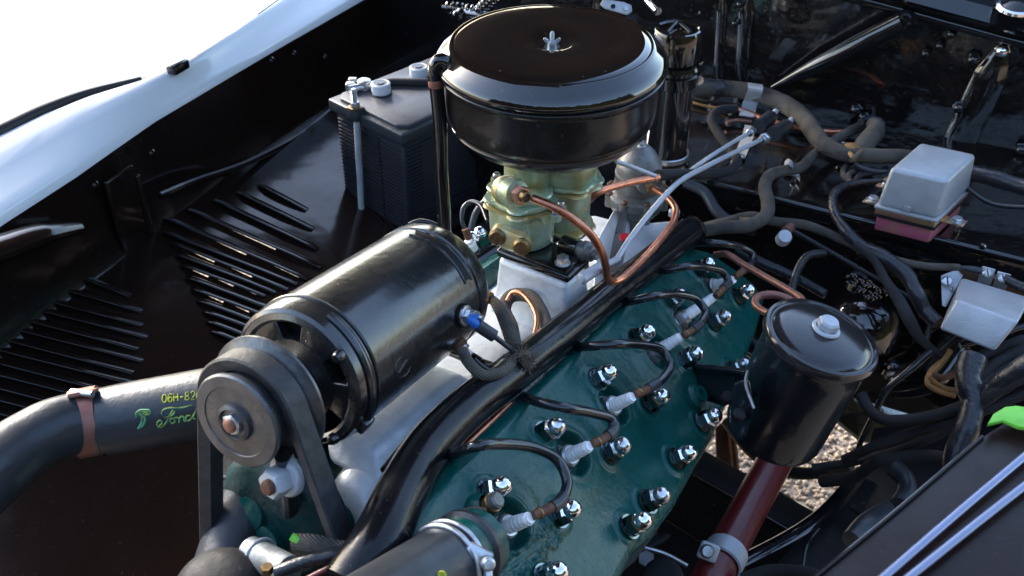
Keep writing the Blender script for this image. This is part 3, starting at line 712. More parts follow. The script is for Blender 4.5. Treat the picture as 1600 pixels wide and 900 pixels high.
for i, p in enumerate(plugs):
    d0 = leads[i][0]
    # axis: aim from the root to a point 0.036 above the face seen at the tip pixel
    tip = H(d0[0], d0[1], .030)
    ax = (tip-p).normalized(); Lp = (tip-p).length
    sp = thing('spark_plug', 'white ceramic spark plug '+plug_desc[i], 'spark plug', p, 'spark plugs in the green head')
    g = G(); q = p-N*.010
    lathe(g, q, ax, [(.0, 0), (.0125, 0), (.0125, .004), (.0105, .005)], zinc, n=28); lathe(g, q, ax, [(.0105, .004), (.0112, .005), (.0112, .011), (.0100, .013), (0, .013)], pump_metal, n=6)
    lathe(g, q, ax, [(.0088, .012), (.0088, .018), (.0075, .0195), (0, .0195)], zinc, n=24); link('shell', g, sp)
    g = G(); tot = Lp+.010; z = .021; n0 = 5; pr = [(.0058, .018), (.0058, z)]
    st = (tot-z-.003)/ (n0*2)
    for k in range(n0):
        r0 = .0059-.00025*k; pr += [(r0, z), (r0, z+st*1.2), (r0-.00025, z+st*1.35), (r0-.00025, z+st*1.85)]; z += st*2
    pr += [(.0042, z), (.0038, z+.002), (0, z+.002)]
    lathe(g, q, ax, pr, ceramic, n=24); link('insulator', g, sp)
    pts = [H(x, y, .030+.006*math.sin(min(1, k/(len(leads[i])-1)*1.1)*PI)) for k, (x, y) in enumerate(leads[i])]
    pts[-1] = EV(*leads[i][-1], -.462); pts[-2] = pts[-2].lerp(EV(*leads[i][-2], -.452), .5)
    pts = [pts[0]] + pts[1:]
    g = G(); lead = thing('ignition_lead', ['black ignition lead looping widest at the near end of the head', 'black ignition lead with a sharp bend over the second plug', 'black ignition lead arching over the third plug beside the filter bracket', 'long black ignition lead arching across mid head', 'black ignition lead with a small white mark at its bend', 'black ignition lead at the far rear end of the head'][i], 'ignition lead', pts[2], 'leads from the black conduit to the plugs')
    dense = spline(pts, .003)
    ds = [0]
    for a_, b_ in zip(dense, dense[1:]): ds.append(ds[-1]+(b_-a_).length)
    cutl = .021; k0 = next(k for k, s in enumerate(ds) if s > cutl)
    tube(g, dense[k0:], .0041, wire_black, n=14, smooth=False); link('insulation', g, lead)
    g = G(); tube(g, dense[:k0+1], [.0034, .0038, .0036, .0042], rust, n=12, smooth=False); torus_arc(g, dense[max(1, k0//3)], dense[2]-dense[0], .0036, .0009, brass, n=16, m_=6); link('terminal', g, lead)
    g = G(); tube(g, dense[k0-1:k0+5], .0048, rubber, n=12, smooth=False); link('end_sleeve', g, lead)
    if i == 4:
        g = G(); kk = k0+4; tube(g, dense[kk:kk+3], .0040, ceramic, n=12, smooth=False); link('white_mark', g, lead)

# ================================================================== CONDUIT
cp = [(548, 915, -.470), (590, 850, -.455), (628, 770, -.448), (668, 702, -.444), (722, 645, -.441), (800, 583, -.440), (870, 528, -.440), (950, 462, -.440), (1020, 408, -.440), (1078, 362, -.440)]
cond = thing('wire_conduit', 'thick glossy black conduit tube running along the top of the green head', 'conduit', EV(800, 583, -.44))
g = G(); tube(g, [EV(x, y, v) for x, y, v in cp], [.0190, .0182, .0172, .0164, .0160, .0158, .0158, .0158, .0160], conduit_black, n=36); link('main_tube', g, cond)
g = G(); pe = EV(1078, 362, -.44); lathe(g, pe-A*.005, A, [(.0162, 0), (.0162, .012), (.014, .016), (.006, .016), (0, .012)], black_gloss, n=32); link('end_cap', g, cond)
g = G(); tube(g, [EV(x, y, -.447) for x, y in ((600, 735), (640, 690), (700, 640), (745, 602), (790, 570), (860, 512), (930, 458), (1000, 400))], [.003, .0055, .006, .006, .005, .004, .003], conduit_black, n=16); link('upper_tube', g, cond)
g = G(); tube(g, [EV(x, y, -.458) for x, y in ((700, 712), (770, 650), (840, 590), (910, 528), (980, 462), (1060, 398))], [.004, .005, .006, .006, .004], tape_black, n=12, jit=.2); link('tape_wrap', g, cond)
g = G(); box(g, EV(768, 583, -.437), (A, B, V), (.02, .03, .012), black_gloss, .004, 3); lathe(g, EV(770, 590, -.43), V, [(.013, -.012), (.012, 0), (.006, .004), (0, .005)], black_gloss, n=20)
tube(g, [EV(765, 578, -.437), EV(725, 555, -.445), EV(690, 540, -.45)], .006, black_gloss, n=12); link('support_clip', g, cond)
wire('orange_copper_line', [EV(x, y, v) for x, y, v in ((672, 758, -.462), (690, 734, -.458), (735, 690, -.455), (790, 638, -.457), (830, 600, -.46))], .0026, copper, 'thin bare copper line tucked under the near end of the black conduit', 'pipe')

# ================================================================== MANIFOLD
man = thing('intake_manifold', 'silver cast aluminium intake manifold under the generator and carburettor', 'intake manifold', E(.8, -.38, -.5))
g = G(); top = [E(.505, -.368, -.484), E(.78, -.415, -.480), E(1.08, -.41, -.476), E(1.08, -.335, -.476), E(.78, -.345, -.480), E(.505, -.345, -.484)]
midp = [E(.497, -.378, -.508), E(.78, -.44, -.50), E(1.09, -.43, -.495), E(1.09, -.305, -.495), E(.78, -.300, -.497), E(.497, -.318, -.508)]
bot_ = [E(.500, -.378, -.56), E(.78, -.44, -.55), E(1.09, -.43, -.55), E(1.09, -.29, -.55), E(.78, -.285, -.55), E(.500, -.305, -.57)]
loft(g, [top, midp, bot_], alu, .010, 4); link('runner_casting', g, man)
# generator cradle wedge (front)
g = G()
loft(g, [[E(.530, -.40, -.468), E(.66, -.43, -.468), E(.66, -.352, -.468), E(.530, -.352, -.470)], [E(.515, -.385, -.486), E(.68, -.44, -.486), E(.68, -.325, -.488), E(.515, -.328, -.492)]], alu, .006, 4); link('generator_cradle', g, man)
# carb riser
rz = 1.053
rt = [Z(782, 400, rz), Z(884, 452, rz), Z(912, 418, rz), Z(820, 372, rz)]
g = G(); cbase = sum(rt, Vector())/4
def grow(P, s, z): c = sum(P, Vector())/len(P); return [Vector((c.x+(p.x-c.x)*s, c.y+(p.y-c.y)*s, z)) for p in P]
rt = [cbase+(-AH*.040-B*.034), cbase+(-AH*.040+B*.034), cbase+(AH*.040+B*.034), cbase+(AH*.040-B*.034)]
_fl, _fr, _rr = Z(778, 402, rz), Z(885, 444, rz), Z(918, 414, rz); rt = [_fl, _fr, _rr, _fl+_rr-_fr]
loft(g, [rt, grow(rt, 1.04, rz-.012), grow(rt, 1.10, rz-.040), grow(rt, 1.26, rz-.062), grow(rt, 1.55, rz-.078)], alu, .007, 4); link('riser', g, man)
# cover plates behind, with a rib
g = G(); P = [PX(932, 372, 1.06), PX(958, 326, 1.13), PX(985, 330, 1.15), PX(975, 390, 1.09), PX(962, 442, 1.02), PX(925, 452, 1.0)]
prism(g, P, Vector((0, 0, -.03))+A*.015, alu, .004, 3); link('rear_cover', g, man)
g = G(); P = [PX(968, 330, 1.09), PX(975, 332, 1.09), PX(968, 400, 1.03), PX(955, 442, .99), PX(945, 440, .99), PX(956, 380, 1.05)]
prism(g, P, A*.004+B*.003, pulley_grey, .0008); link('flat_bracket', g, man)
g = G(); P = [PX(978, 372, 1.10), PX(1000, 345, 1.15), PX(1052, 340, 1.2), PX(1060, 365, 1.17), PX(1000, 430, 1.06), PX(965, 445, 1.02)]
prism(g, P, Vector((0, 0, -.05)), alu, .008, 4); link('valley_cover', g, man)
for x, y, d, r in ((1053, 336, 1.17, .007), (780, 478, .98, .009), (664, 765, .78, .008), (640, 775, .74, .01)):
    g = G(); hexhead(g, PX(x, y, d), Z3, r, r*.8, alu, ang0=.3); link('bolt', g, man)
g = G(); lathe(g, PX(976, 371, 1.03), -CF+CU*.5, [(0, .002), (.0048, .0015), (.0052, 0)], red_paint, n=24); link('red_plug', g, man)

# front timing area: bolt + washer, green casting, sundry pipes
fr = thing('front_cover', 'dark green front casting of the engine behind the fan belt', 'engine cover', PX(470, 820, .8))
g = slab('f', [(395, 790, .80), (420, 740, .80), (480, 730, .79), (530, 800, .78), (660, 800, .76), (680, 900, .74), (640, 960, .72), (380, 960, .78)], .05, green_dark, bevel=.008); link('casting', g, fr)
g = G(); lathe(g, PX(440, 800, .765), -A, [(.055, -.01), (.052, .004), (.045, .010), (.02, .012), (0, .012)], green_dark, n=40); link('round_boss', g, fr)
for x, y, s_ in ((400, 760, .02), (520, 815, .015), (415, 850, .02), (395, 800, .016)):
    g = G(); lathe(g, PX(x, y, .765), -A+V*.3, [(s_, -.01), (s_*.8, .006), (0, .008)], green_paint, n=20); link('casting_boss', g, fr)
pb = thing('large_washer_bolt', 'big pale hex nut and washer beside the fan belt under the generator', 'bolt', PX(440, 748, .70))
ab = (-A+V*.12-B*.12).normalized()
g = G(); lathe(g, PX(446, 745, .700), ab, [(0, -.003), (.0150, -.003), (.0150, .0), (.0135, .002), (.009, .003)], rod_grey, n=32); link('washer', g, pb)
g = G(); hexhead(g, PX(442, 748, .698), ab, .0112, .013, rod_grey, ang0=.5); link('nut', g, pb)
g = G(); lathe(g, PX(428, 757, .690), ab, [(.0056, -.002), (.0056, .0065), (.0046, .008), (0, .0085)], rust, n=20); link('stud', g, pb)
g = G(); tube(g, [PX(445, 700, .70), PX(450, 740, .715), PX(455, 790, .73)], .014, gen_black, n=14, sq=.5)
one('generator_bracket', g, 'black bracket arm hanging under the generator behind the large nut', 'bracket')

# silver cylinder and little hoses bottom left
sc = thing('silver_pipe_fitting', 'silver mottled pipe fitting at the bottom left below the belt', 'pipe fitting', PX(435, 870, .72))
g = G(); tube(g, [PX(392, 862, .72), PX(452, 893, .69)], .0110, zinc_dull, n=24, smooth=False); torus_arc(g, PX(408, 870, .714), PX(452, 893, .69)-PX(392, 862, .72), .0127, .0012, silver, n=30); link('sleeve', g, sc)
g = G(); box(g, PX(392, 890, .72), (B, V, A), (.03, .008, .02), silver, .002); link('lug', g, sc); g = G(); hexhead(g, PX(418, 893, .68), Z3, .0045, .005, brass); link('brass_nut', g, sc)
wire('black_lead', [PX(430, 895, .68), PX(470, 880, .68), PX(530, 865, .68), PX(580, 850, .69)], .0045, tape_black, 'black taped lead passing behind the belt at the bottom', 'wire')
wire('red_lead', [PX(480, 905, .67), PX(520, 885, .67), PX(560, 868, .68)], .0022, red_brown, 'thin dark red wire at the bottom behind the belt', 'wire')
wire('frayed_cloth_hose', [PX(462, 848, .695), PX(490, 850, .69), (PX(530, 858, .69)), PX(565, 850, .69), PX(600, 810, .70), PX(628, 770, .71)], [.0062, .0068, .005, .0045, .0045], loom_cloth, 'frayed brown cloth hose behind the belt bottom', 'hose')
wire('green_tip_wire', [PX(455, 838, .69), PX(468, 846, .69)], .0028, lime, 'short green wire tip poking out of the frayed cloth hose', 'wire')
g = G(); lathe(g, PX(342, 930, .70), (-A*.6+V).normalized(), [(.033, -.02), (.034, 0), (.030, .010), (.02, .017), (0, .020)], dull_black, n=48)
one('crank_pulley_cap', g, 'dark domed disc cut by the bottom edge left of centre', 'pulley')
g = G(); tube(g, [PX(425, 640, .80), PX(405, 720, .80), PX(392, 775, .79)], [.03, .028, .026], dull_black, n=28); tube(g, [PX(398, 760, .79), PX(365, 850, .77), PX(345, 930, .75)], [.023, .024, .026], rubber, n=28)
torus_arc(g, PX(396, 765, .79), PX(365, 850, .77)-PX(398, 760, .79), .0255, .002, rubber)
one('lower_water_hose', g, 'black rubber water hose hanging behind the front pulley', 'hose')
# dim things down the left side
wire('steering_rod', [PX(160, 872, 1.1), PX(230, 810, 1.12), PX(300, 745, 1.15), PX(345, 700, 1.18)], .013, brown_black, 'dark rod lying low in the lower left shadows', 'rod')
for pts, lb in ((((300, 668), (340, 690), (395, 720)), 'rusty bar glimpsed between belt and hose'), (((325, 810), (360, 740), (385, 715)), 'thin pale wire glimpsed between the belt strands')):
    wire('bar', [PX(x, y, .98) for x, y in pts], .003, rust, lb, 'bar')
g = G(); P = [PX(-150, 1000, 1.05), PX(60, 900, 1.1), PX(260, 770, 1.2), PX(420, 640, 1.3), PX(700, 640, 1.3), PX(700, 1000, 1.0)]
nn_ = (P[1]-P[0]).cross(P[4]-P[0]).normalized(); P = [p-nn_*nn_.dot(p-P[0]) for p in P]; prism(g, P, Z3*-.01, brown_black, .002); one('splash_pan', g, 'dark brown sheet metal pan in the lower left under the hose', 'pan')

# ================================================================== GENERATOR
G0 = PX(463, 593, .73); GR = .0558
gen = thing('generator', 'large glossy black cylindrical generator lying above the manifold', 'generator', G0+A*.1-V*GR)
g = G(); prof = [(.0515, .000), (.0545, .002), (GR, .008), (GR, .020), (GR-.0008, .021), (GR-.0008, .0225), (GR, .0235), (GR, .166), (GR-.0010, .167), (GR-.0010, .169), (GR+.0006, .170), (GR+.0006, .181), (GR-.003, .189), (GR-.012, .193), (0, .193)]
lathe(g, G0, A, prof, gen_black, n=96); link('housing', g, gen)
# front end plate: recessed face with a rim, spokes
g = G(); lathe(g, G0, A, [(.0518, .0), (.0490, .0015), (.0470, .006), (.044, .012)], gen_black, n=72)
lathe(g, G0, A, [(.044, .014), (.020, .014), (.020, -.010), (.0, -.010)], dull_black, n=48)
link('front_plate', g, gen)
g = G()
u, v, w = frame(A, V)
def pol(r, t, h): return G0 + (u*math.cos(t)+v*math.sin(t))*r + A*h
for k in range(5):
    t = k*2*PI/5+.45
    P = [pol(.026, t-.42, .001)]+[pol(.0515, t+q_*.09, .001) for q_ in range(-4, 5)]+[pol(.026, t+.42, .001)]
    prism(g, P, A*.010, gen_black, .002, 3)
lathe(g, G0, A, [(.0, -.006), (.016, -.006), (.021, -.001), (.0315, .0005), (.0320, .010)], gen_black, n=56); lathe(g, G0, A, [(.0440, .008), (.0445, .001), (.0470, -.001), (.0518, .0005), (.0522, .008)], gen_black, n=80)
link('spider', g, gen)
for t in (.85, 2.4, 4.6):
    g = G(); lathe(g, pol(.050, t, -.002), -A, [(.0045, -.003), (.0045, .001), (.003, .0035), (0, .004)], gen_black, n=16); link('plate_screw', g, gen)
# band and buckle ridge round the front
g = G(); torus_arc(g, G0+A*.021, A, GR+.0003, .0012, gen_black, n=96, m_=8)
link('front_band', g, gen)
g = G(); t0 = math.atan2(1, 0)
def radial(ang, h, r=GR): return G0 + A*h + (V*math.cos(ang)+B*math.sin(ang))*r
rdir = lambda ang: V*math.cos(ang)+B*math.sin(ang)
P_ = [radial(R_(a_), .012, GR+.0016) for a_ in range(20, 118, 7)]
tube(g, P_, .0032, gen_black, n=10, sq=.6); box(g, radial(R_(116), .012, GR+.002), (rdir(R_(206)), A, rdir(R_(116))), (.012, .012, .006), gen_black, .002); link('band_end', g, gen)
# slot in the rear of the shell
g = G(); P_ = [radial(R_(a_), .158, GR-.0006) for a_ in range(-2, 62, 6)]
tube(g, P_, .0048, dull_black, n=14, sq=.5); link('brush_slot', g, gen)
g = G(); P_ = [radial(R_(a_), .1545, GR) for a_ in range(-6, 66, 6)]; tube(g, P_, .0014, gen_black, n=8)
P_ = [radial(R_(a_), .1638, GR) for a_ in range(-6, 66, 6)]; tube(g, P_, .0014, gen_black, n=8); link('slot_rim', g, gen)
# stamped emblem: ring with a bar, on the side
ce = PX(629, 573, .76)
def oncyl(x, y, P0, ax, r, extra=0.):
    d = ray(x, y); o_ = CAM-P0; dd = d-ax*d.dot(ax); oo = o_-ax*o_.dot(ax)
    a_, b_, c_ = dd.dot(dd), 2*dd.dot(oo), oo.dot(oo)-(r)**2; disc = b_*b_-4*a_*c_
    if disc < 0: t = -b_/(2*a_)
    else: t = (-b_-math.sqrt(disc))/(2*a_)
    p = CAM+d*t; q = p-P0; rad = (q-ax*q.dot(ax)).normalized()
    return p+rad*extra
g = G(); P_ = [oncyl(629+13*math.cos(t)*.9+4*math.sin(t), 573-17*math.sin(t), G0, A, GR, .0001) for t in [k*2*PI/24 for k in range(25)]]
tube(g, P_, .0006, gen_black, n=6, smooth=False); tube(g, [oncyl(623, 583, G0, A, GR, .0001), oncyl(636, 562, G0, A, GR, .0001)], .0007, gen_black, n=6); link('stamped_emblem', g, gen)
# terminals
def terminal(x, y, extra=.0):
    p = oncyl(x, y, G0, A, GR); q = p-G0; ax = (q-A*q.dot(A)).normalized(); return p, ax
p1, ax1 = terminal(722, 492)
g = G(); lathe(g, p1, ax1, [(.0, 0), (.0095, 0), (.0095, .002)], dull_black, n=24); lathe(g, p1, ax1, [(.0085, .002), (.0085, .004), (.006, .0045)], zinc, n=24); hexhead(g, p1+ax1*.004, ax1, .0062, .0045, zinc); hexhead(g, p1+ax1*.009, ax1, .0055, .004, zinc, ang0=.4)
lathe(g, p1, ax1, [(.0028, .01), (.0028, .019), (0, .019)], zinc, n=14); link('upper_terminal', g, gen)
p2, ax2 = terminal(716, 538)
g = G(); lathe(g, p2, ax2, [(.007, 0), (.007, .004), (.005, .005)], rust, n=20); hexhead(g, p2+ax2*.004, ax2, .0055, .004, zinc); lathe(g, p2, ax2, [(.0026, .008), (.0026, .014), (0, .014)], zinc, n=14); link('lower_terminal', g, gen)
g = G(); lathe(g, G0+A*.193, A, [(.012, 0), (.012, .01), (.008, .014), (0, .015)], gen_black, n=24); link('rear_bearing_cap', g, gen)
# pulley
pul = link('pulley', G().add([(0, 0, 0)], [], pulley_grey), gen, origin=G0-A*.04) if False else None
g = G(); pc1 = G0-A*.030
lathe(g, pc1, -A, [(.016, -.016), (.030, -.004), (.0455, -.003), (.0475, -.001), (.0475, .001), (.0450, .002), (.033, .010), (.030, .014)], pulley_grey, n=80); pulr = link('rear_flange', g, gen)
pc2 = G0-A*.062
g = G(); lathe(g, pc2, -A, [(.031, -.018), (.031, -.008), (.0345, -.002), (.0348, .0005), (.0335, .002), (.026, .0026), (.0255, .0018), (.014, .0018), (.0135, .0045), (.011, .0055), (.010, .0030), (0, .0030)], pulley_grey, n=80); link('front_flange', g, gen)
g = G(); hexhead(g, pc2-A*.0028, -A, .0078, .004, zinc); lathe(g, pc2-A*.005, -A, [(.0050, 0), (.0050, .0035), (.0035, .0045), (0, .0045)], copper_dull, n=20); link('shaft_nut', g, gen)

# fan belt: loop in the plane across A
bc = G0-A*.046; rb = .0375
lowc = bc - V*.30 + B*.050; rl = .104
def belt_pts():
    d = lowc-bc; D_ = d.length; e1_ = d.normalized(); e2_ = e1_.cross(A).normalized()
    al = math.asin((rl-rb)/D_); out = []
    for k in range(25):
        t = PI/2+al + (PI-2*al)*k/24 if False else (PI/2+al)+(2*PI-2*(PI/2+al))*k/24
        out.append(bc + (e1_*math.cos(t)+e2_*math.sin(t))*rb)
    for k in range(25):
        t = -(PI/2+al)+(2*(PI/2+al))*k/24
        out.append(lowc + (e1_*math.cos(t)+e2_*math.sin(t))*rl)
    return out
bp = belt_pts()
g = G(); vs_ = []; fs = []; n = len(bp)
full = []
for i in range(n):
    a_, b_ = bp[i], bp[(i+1) % n]; k = 1 if (b_-a_).length < .05 else 14
    for j in range(k): full.append(a_.lerp(b_, j/k))
n = len(full); cen = None
for i in range(n):
    t = (full[(i+1) % n]-full[i-1]).normalized(); o_ = t.cross(A).normalized()
    if o_.dot(full[i]-(bc+lowc)/2) < 0: o_ = -o_
    for (da, dr) in ((-.0092, .0035), (-.008, .005), (.008, .005), (.0092, .0035), (.0065, -.005), (-.0065, -.005)): vs_.append(full[i]+A*da+o_*dr)
for i in range(n):
    for q in range(6): fs.append((i*6+q, i*6+(q+1) % 6, ((i+1) % n)*6+(q+1) % 6, ((i+1) % n)*6+q))
g.add(vs_, fs, belt_rubber); one('fan_belt', g, 'dark grey rubber belt running down from the generator pulley', 'belt')

# generator wires
def cab(name, pts, r, mt, label, cat='wire', **k): return wire(name, [PX(*p) for p in pts], r, mt, label, cat, **k)
d1 = depth(p1)
g = G(); q1 = p1+ax1*.013; w1 = thing('charging_wire', 'grey sleeved wire with a blue crimp on the generator upper terminal', 'wire', q1)
tube(g, [PX(746, 508, d1-.016), PX(772, 525, d1-.01)], .0052, rubber, n=14); link('sleeve', g, w1)
g = G(); lathe(g, q1, ax1, [(.0, 0), (.0052, 0), (.0052, .0012), (0, .0012)], zinc, n=20); tube(g, [q1, PX(735, 500, d1-.018), PX(747, 509, d1-.016)], .0036, blue_ins, n=12); link('ring_crimp', g, w1)
g = G(); tube(g, [PX(770, 524, d1-.01), PX(795, 543, d1+.0), PX(805, 552, d1+.01)], .0022, rubber, n=10); link('lead', g, w1)
cab('field_wire', [(722, 548, .80), (735, 570, .79), (755, 586, .79), (780, 583, .80), (800, 566, .82), (806, 552, .83)], .0046, loom_cloth, 'thick worn cloth wire curling from the lower generator terminal')
cab('ground_wire', [(752, 462, .90), (765, 465, .89), (782, 485, .87), (795, 515, .86), (806, 545, .84)], [.0030, .0036, .0052, .0060, .0065, .0055], loom_cloth, 'brown cloth wire from the generator rear with an orange end', step=.003)
g = G(); tube(g, [PX(755, 461, .89), PX(765, 466, .885)], .0058, yellow_wire, n=12); one('orange_tape_end', g, 'scrap of orange tape where the cloth wire leaves the generator', 'tape')
cab('loom_bend', [(808, 550, .84), (800, 510, .90), (788, 480, .95), (800, 462, .97), (825, 462, .96), (845, 485, .93), (857, 520, .89)], [.005, .005, .0058, .0065, .0065, .006, .006], loom_cloth, 'bent cloth-covered hose arching over the manifold behind the generator')
cab('pink_wire', [(793, 470, .94), (800, 458, .94), (812, 457, .935), (830, 475, .92), (839, 500, .90), (834, 530, .88)], .0024, copper, 'pinkish copper wire arching beside the bent cloth hose')
# frayed twine knot
g = G(); kc = PX(820, 560, .825)
for k in range(190):
    d = Vector((random.gauss(0, 1), random.gauss(0, 1), random.gauss(0, 1))).normalized(); d = (d+CR*.35-CU*.5).normalized()
    L_ = random.uniform(.006, .014); b0 = kc+d*.002 - CR*.003; tube(g, [b0, b0+d*L_*.5+Vector((random.gauss(0, .001), 0, 0)), b0+d*L_+Vector((random.gauss(0, .002),)*3)], [.0006, .0007, .0003], twine_mat, n=4, step=.01, caps=False)
lathe(g, kc-CU*.0, Z3, [(0, -.006), (.006, -.004), (.007, 0), (.005, .005), (0, .006)], twine_mat, n=12)
one('twine_knot', g, 'frayed tuft of brown twine tied on the wires behind the generator', 'twine')
cab('thin_black_wire', [(742, 560, .80), (758, 575, .80), (790, 580, .81), (808, 572, .82)], .0012, wire_black, 'thin black wire beside the lower generator terminal')
cab('rear_loop_wire', [(640, 352, .98), (655, 346, .98), (680, 352, .98), (700, 372, .97), (712, 392, .96)], .0028, wire_black, 'thin black wire arching behind the top of the generator')

# ================================================================== AIR CLEANER
ac = Vector((.034, .826, 0))
acl = thing('air_cleaner', 'large round glossy black air cleaner on top of the carburettor', 'air cleaner', ac+Z3*1.165)
g = G(); zl = 1.2505
prof = [(0, .0060), (.010, .0058), (.014, .0066), (.018, .0082), (.023, .0096), (.030, .0105), (.045, .0112), (.065, .0108), (.078, .0096), (.0825, .0084), (.0838, .0074), (.0850, .0082), (.0865, .0080), (.0885, .0058), (.0945, .0010), (.0985, -.0035), (.1000, -.0070), (.1000, -.0095), (.0985, -.0110), (.0970, -.0105), (.0960, -.0070), (0, -.004)]
lathe(g, ac+Z3*zl, Z3, prof, cleaner_black, n=160); link('lid', g, acl, angle=50)
g = G(); prof = [(.0930, -.012), (.0960, -.0125), (.0980, -.0145), (.0975, -.0170), (.0945, -.0185), (.0935, -.022), (.0932, -.040), (.0925, -.054), (.0905, -.0585), (.0880, -.0600), (.0875, -.0620), (.0885, -.0640), (.0865, -.0670), (.079, -.0745), (.070, -.0805), (.063, -.0840), (.055, -.0855), (.03, -.0855), (.03, -.095), (0, -.095)]
lathe(g, ac+Z3*zl, Z3, prof, bowl_black, n=160); link('bowl', g, acl, angle=50)
g = G(); lathe(g, ac+Z3*(zl-.011), Z3, [(.0945, 0), (.0945, -.005), (.09, -.006)], dull_black, n=120); link('gasket', g, acl)
g = G(); lathe(g, ac+Z3*(zl+.004), Z3, [(.0075, 0), (.0075, .0015), (.004, .0018), (.004, .004), (0, .004)], zinc, n=28); link('washer', g, acl)
g = G(); lathe(g, ac+Z3*zl, Z3, [(.0018, .0), (.0018, .0155), (.0012, .0168), (0, .0170)], rod_grey, n=14)
for k in range(6): torus_arc(g, ac+Z3*(zl+.0075+k*.0014), Z3, .0018, .00030, rod_grey, n=14, m_=5)
link('stud', g, acl)
g = G()
for s in (-1, 1):
    c_ = ac+Z3*(zl+.0065)+Vector((s*.0025, 0, 0)); P = [c_+Vector((s*x_*.75, 0, z_*.62)) for x_, z_ in ((0, -.002), (.0035, -.001), (.0058, .003), (.0066, .006), (.0050, .0078), (.0030, .0062), (.0005, .004))]
    prism(g, P, Vector((0, .0018, 0)), zinc, .0005)
lathe(g, ac+Z3*(zl+.004), Z3, [(.0034, 0), (.0030, .0045), (0, .0045)], zinc, n=20); wn = link('wing_nut', g, acl)
# breather pipe at its left side
bp_ = thing('breather_pipe', 'tall thin glossy black pipe standing left of the air cleaner', 'pipe', PX(697, 375, .98))
yp = .80
def YP(x, y, yy=yp): r = ray(x, y); return CAM+r*(yy/r.y)
g = G(); tube(g, [YP(696, 98), YP(690, 94), YP(684, 97), YP(679, 110), YP(682, 135), YP(688, 200), YP(691, 280), YP(694, 330), YP(695, 378)], .0062, black_gloss, n=20); link('tube', g, bp_)
g = G(); lathe(g, YP(681.5, 131), Z3, [(.0066, -.002), (.0068, 0), (.0066, .004), (.0056, .005)], copper_dull, n=20); link('collar', g, bp_)

# ================================================================== CARBURETTOR
cz0 = 1.066
bwl = Vector((.010, .820, 0)); brl = Vector((.051, .847, 0))
carb = thing('carburettor', 'pale green two-barrel carburettor with yellow stains under the air cleaner', 'carburettor', Vector((.03, .83, cz0-.008)))
def lobed(g, c, z0, z1, R, mt, lobes=(), n=72, taper=1., lob_r=.007, top=True):
    """vertical body with scalloped outline"""
    rings = []
    for (z, s, lob) in [(z0, .95*taper, .2), (z0+.003, 1*taper, .4), ((z0+z1)/2, 1, .55), (z1-.002, 1, 1), (z1, .96, 1)]:
        ring = []
        for k in range(n):
            t = 2*PI*k/n; r = R*s
            for lt in lobes:
                d = abs((t-lt+PI) % (2*PI)-PI); r += lob*lob_r*max(0, 1-(d/.33)**2)
            ring.append(Vector((c.x+r*math.cos(t), c.y+r*math.sin(t), z)))
        rings.append(ring)
    vs_ = [p for r in rings for p in r]; fs = []
    for j in range(len(rings)-1):
        for k in range(n): fs.append((j*n+k, j*n+(k+1) % n, (j+1)*n+(k+1) % n, (j+1)*n+k))
    fs.append(tuple(reversed(range(n)))); fs.append(tuple(range((len(rings)-1)*n, len(rings)*n)))
    g.add(vs_, fs, mt)
lob_b = [R_(a_) for a_ in (-100, -30, 40, 150, -165)]
g = G(); lobed(g, bwl, cz0, 1.106, .0300, carb_green, lob_b, lob_r=.003)
lathe(g, bwl+Vector((.012, -.031, 1.093)), Vector((.1, -1, 0)), [(.010, -.008), (.009, .001), (0, .003)], carb_green, n=24)
lathe(g, bwl+Vector((-.010, -.027, 1.090)), Vector((-.3, -1, 0)), [(.009, -.008), (.008, .001), (0, .003)], carb_green, n=24)
tube(g, [bwl+Vector((.002, -.0305, 1.075)), bwl+Vector((.004, -.031, 1.087)), bwl+Vector((.002, -.030, 1.10))], .004, carb_green, n=12); link('float_bowl', g, carb)
g = G(); lobed(g, bwl, 1.1065, 1.1135, .0315, carb_green, lob_b, lob_r=.0065); lobed(g, bwl, 1.1135, 1.120, .028, carb_green, lob_b, lob_r=.002)
link('bowl_cover', g, carb)
g = G(); lobed(g, bwl, 1.1045, 1.1066, .0318, carb_stain, lob_b, lob_r=.0062); link('cover_gasket', g, carb)
lob_r2 = [R_(a_) for a_ in (-20, -70, 60, 150)]
g = G(); lobed(g, brl, cz0, 1.112, .0235, carb_green, lob_r2, lob_r=.003); link('throttle_body', g, carb)
g = G(); lobed(g, brl+Vector((.002, 0, 0)), 1.112, 1.118, .0315, carb_green, lob_r2, lob_r=.004); lobed(g, brl, 1.118, 1.138, .029, carb_green, lob_r2, lob_r=.002)
lobed(g, brl, 1.138, 1.143, .0325, carb_green, lob_r2, lob_r=.002); lobed(g, brl, 1.143, 1.180, .030, carb_green); link('air_horn', g, carb)
g = G(); lobed(g, (bwl+brl)/2+Vector((-.012, .01, 0)), 1.116, 1.146, .026, carb_green, lob_r2, lob_r=.005); link('choke_housing', g, carb)
g = G(); lobed(g, brl, 1.1108, 1.1122, .0322, carb_stain, lob_r2, lob_r=.004); link('flange_gasket', g, carb); g = G(); lobed(g, brl, cz0-.003, cz0, .028, carb_stain, lob_r2, lob_r=.004); link('base_gasket', g, carb)
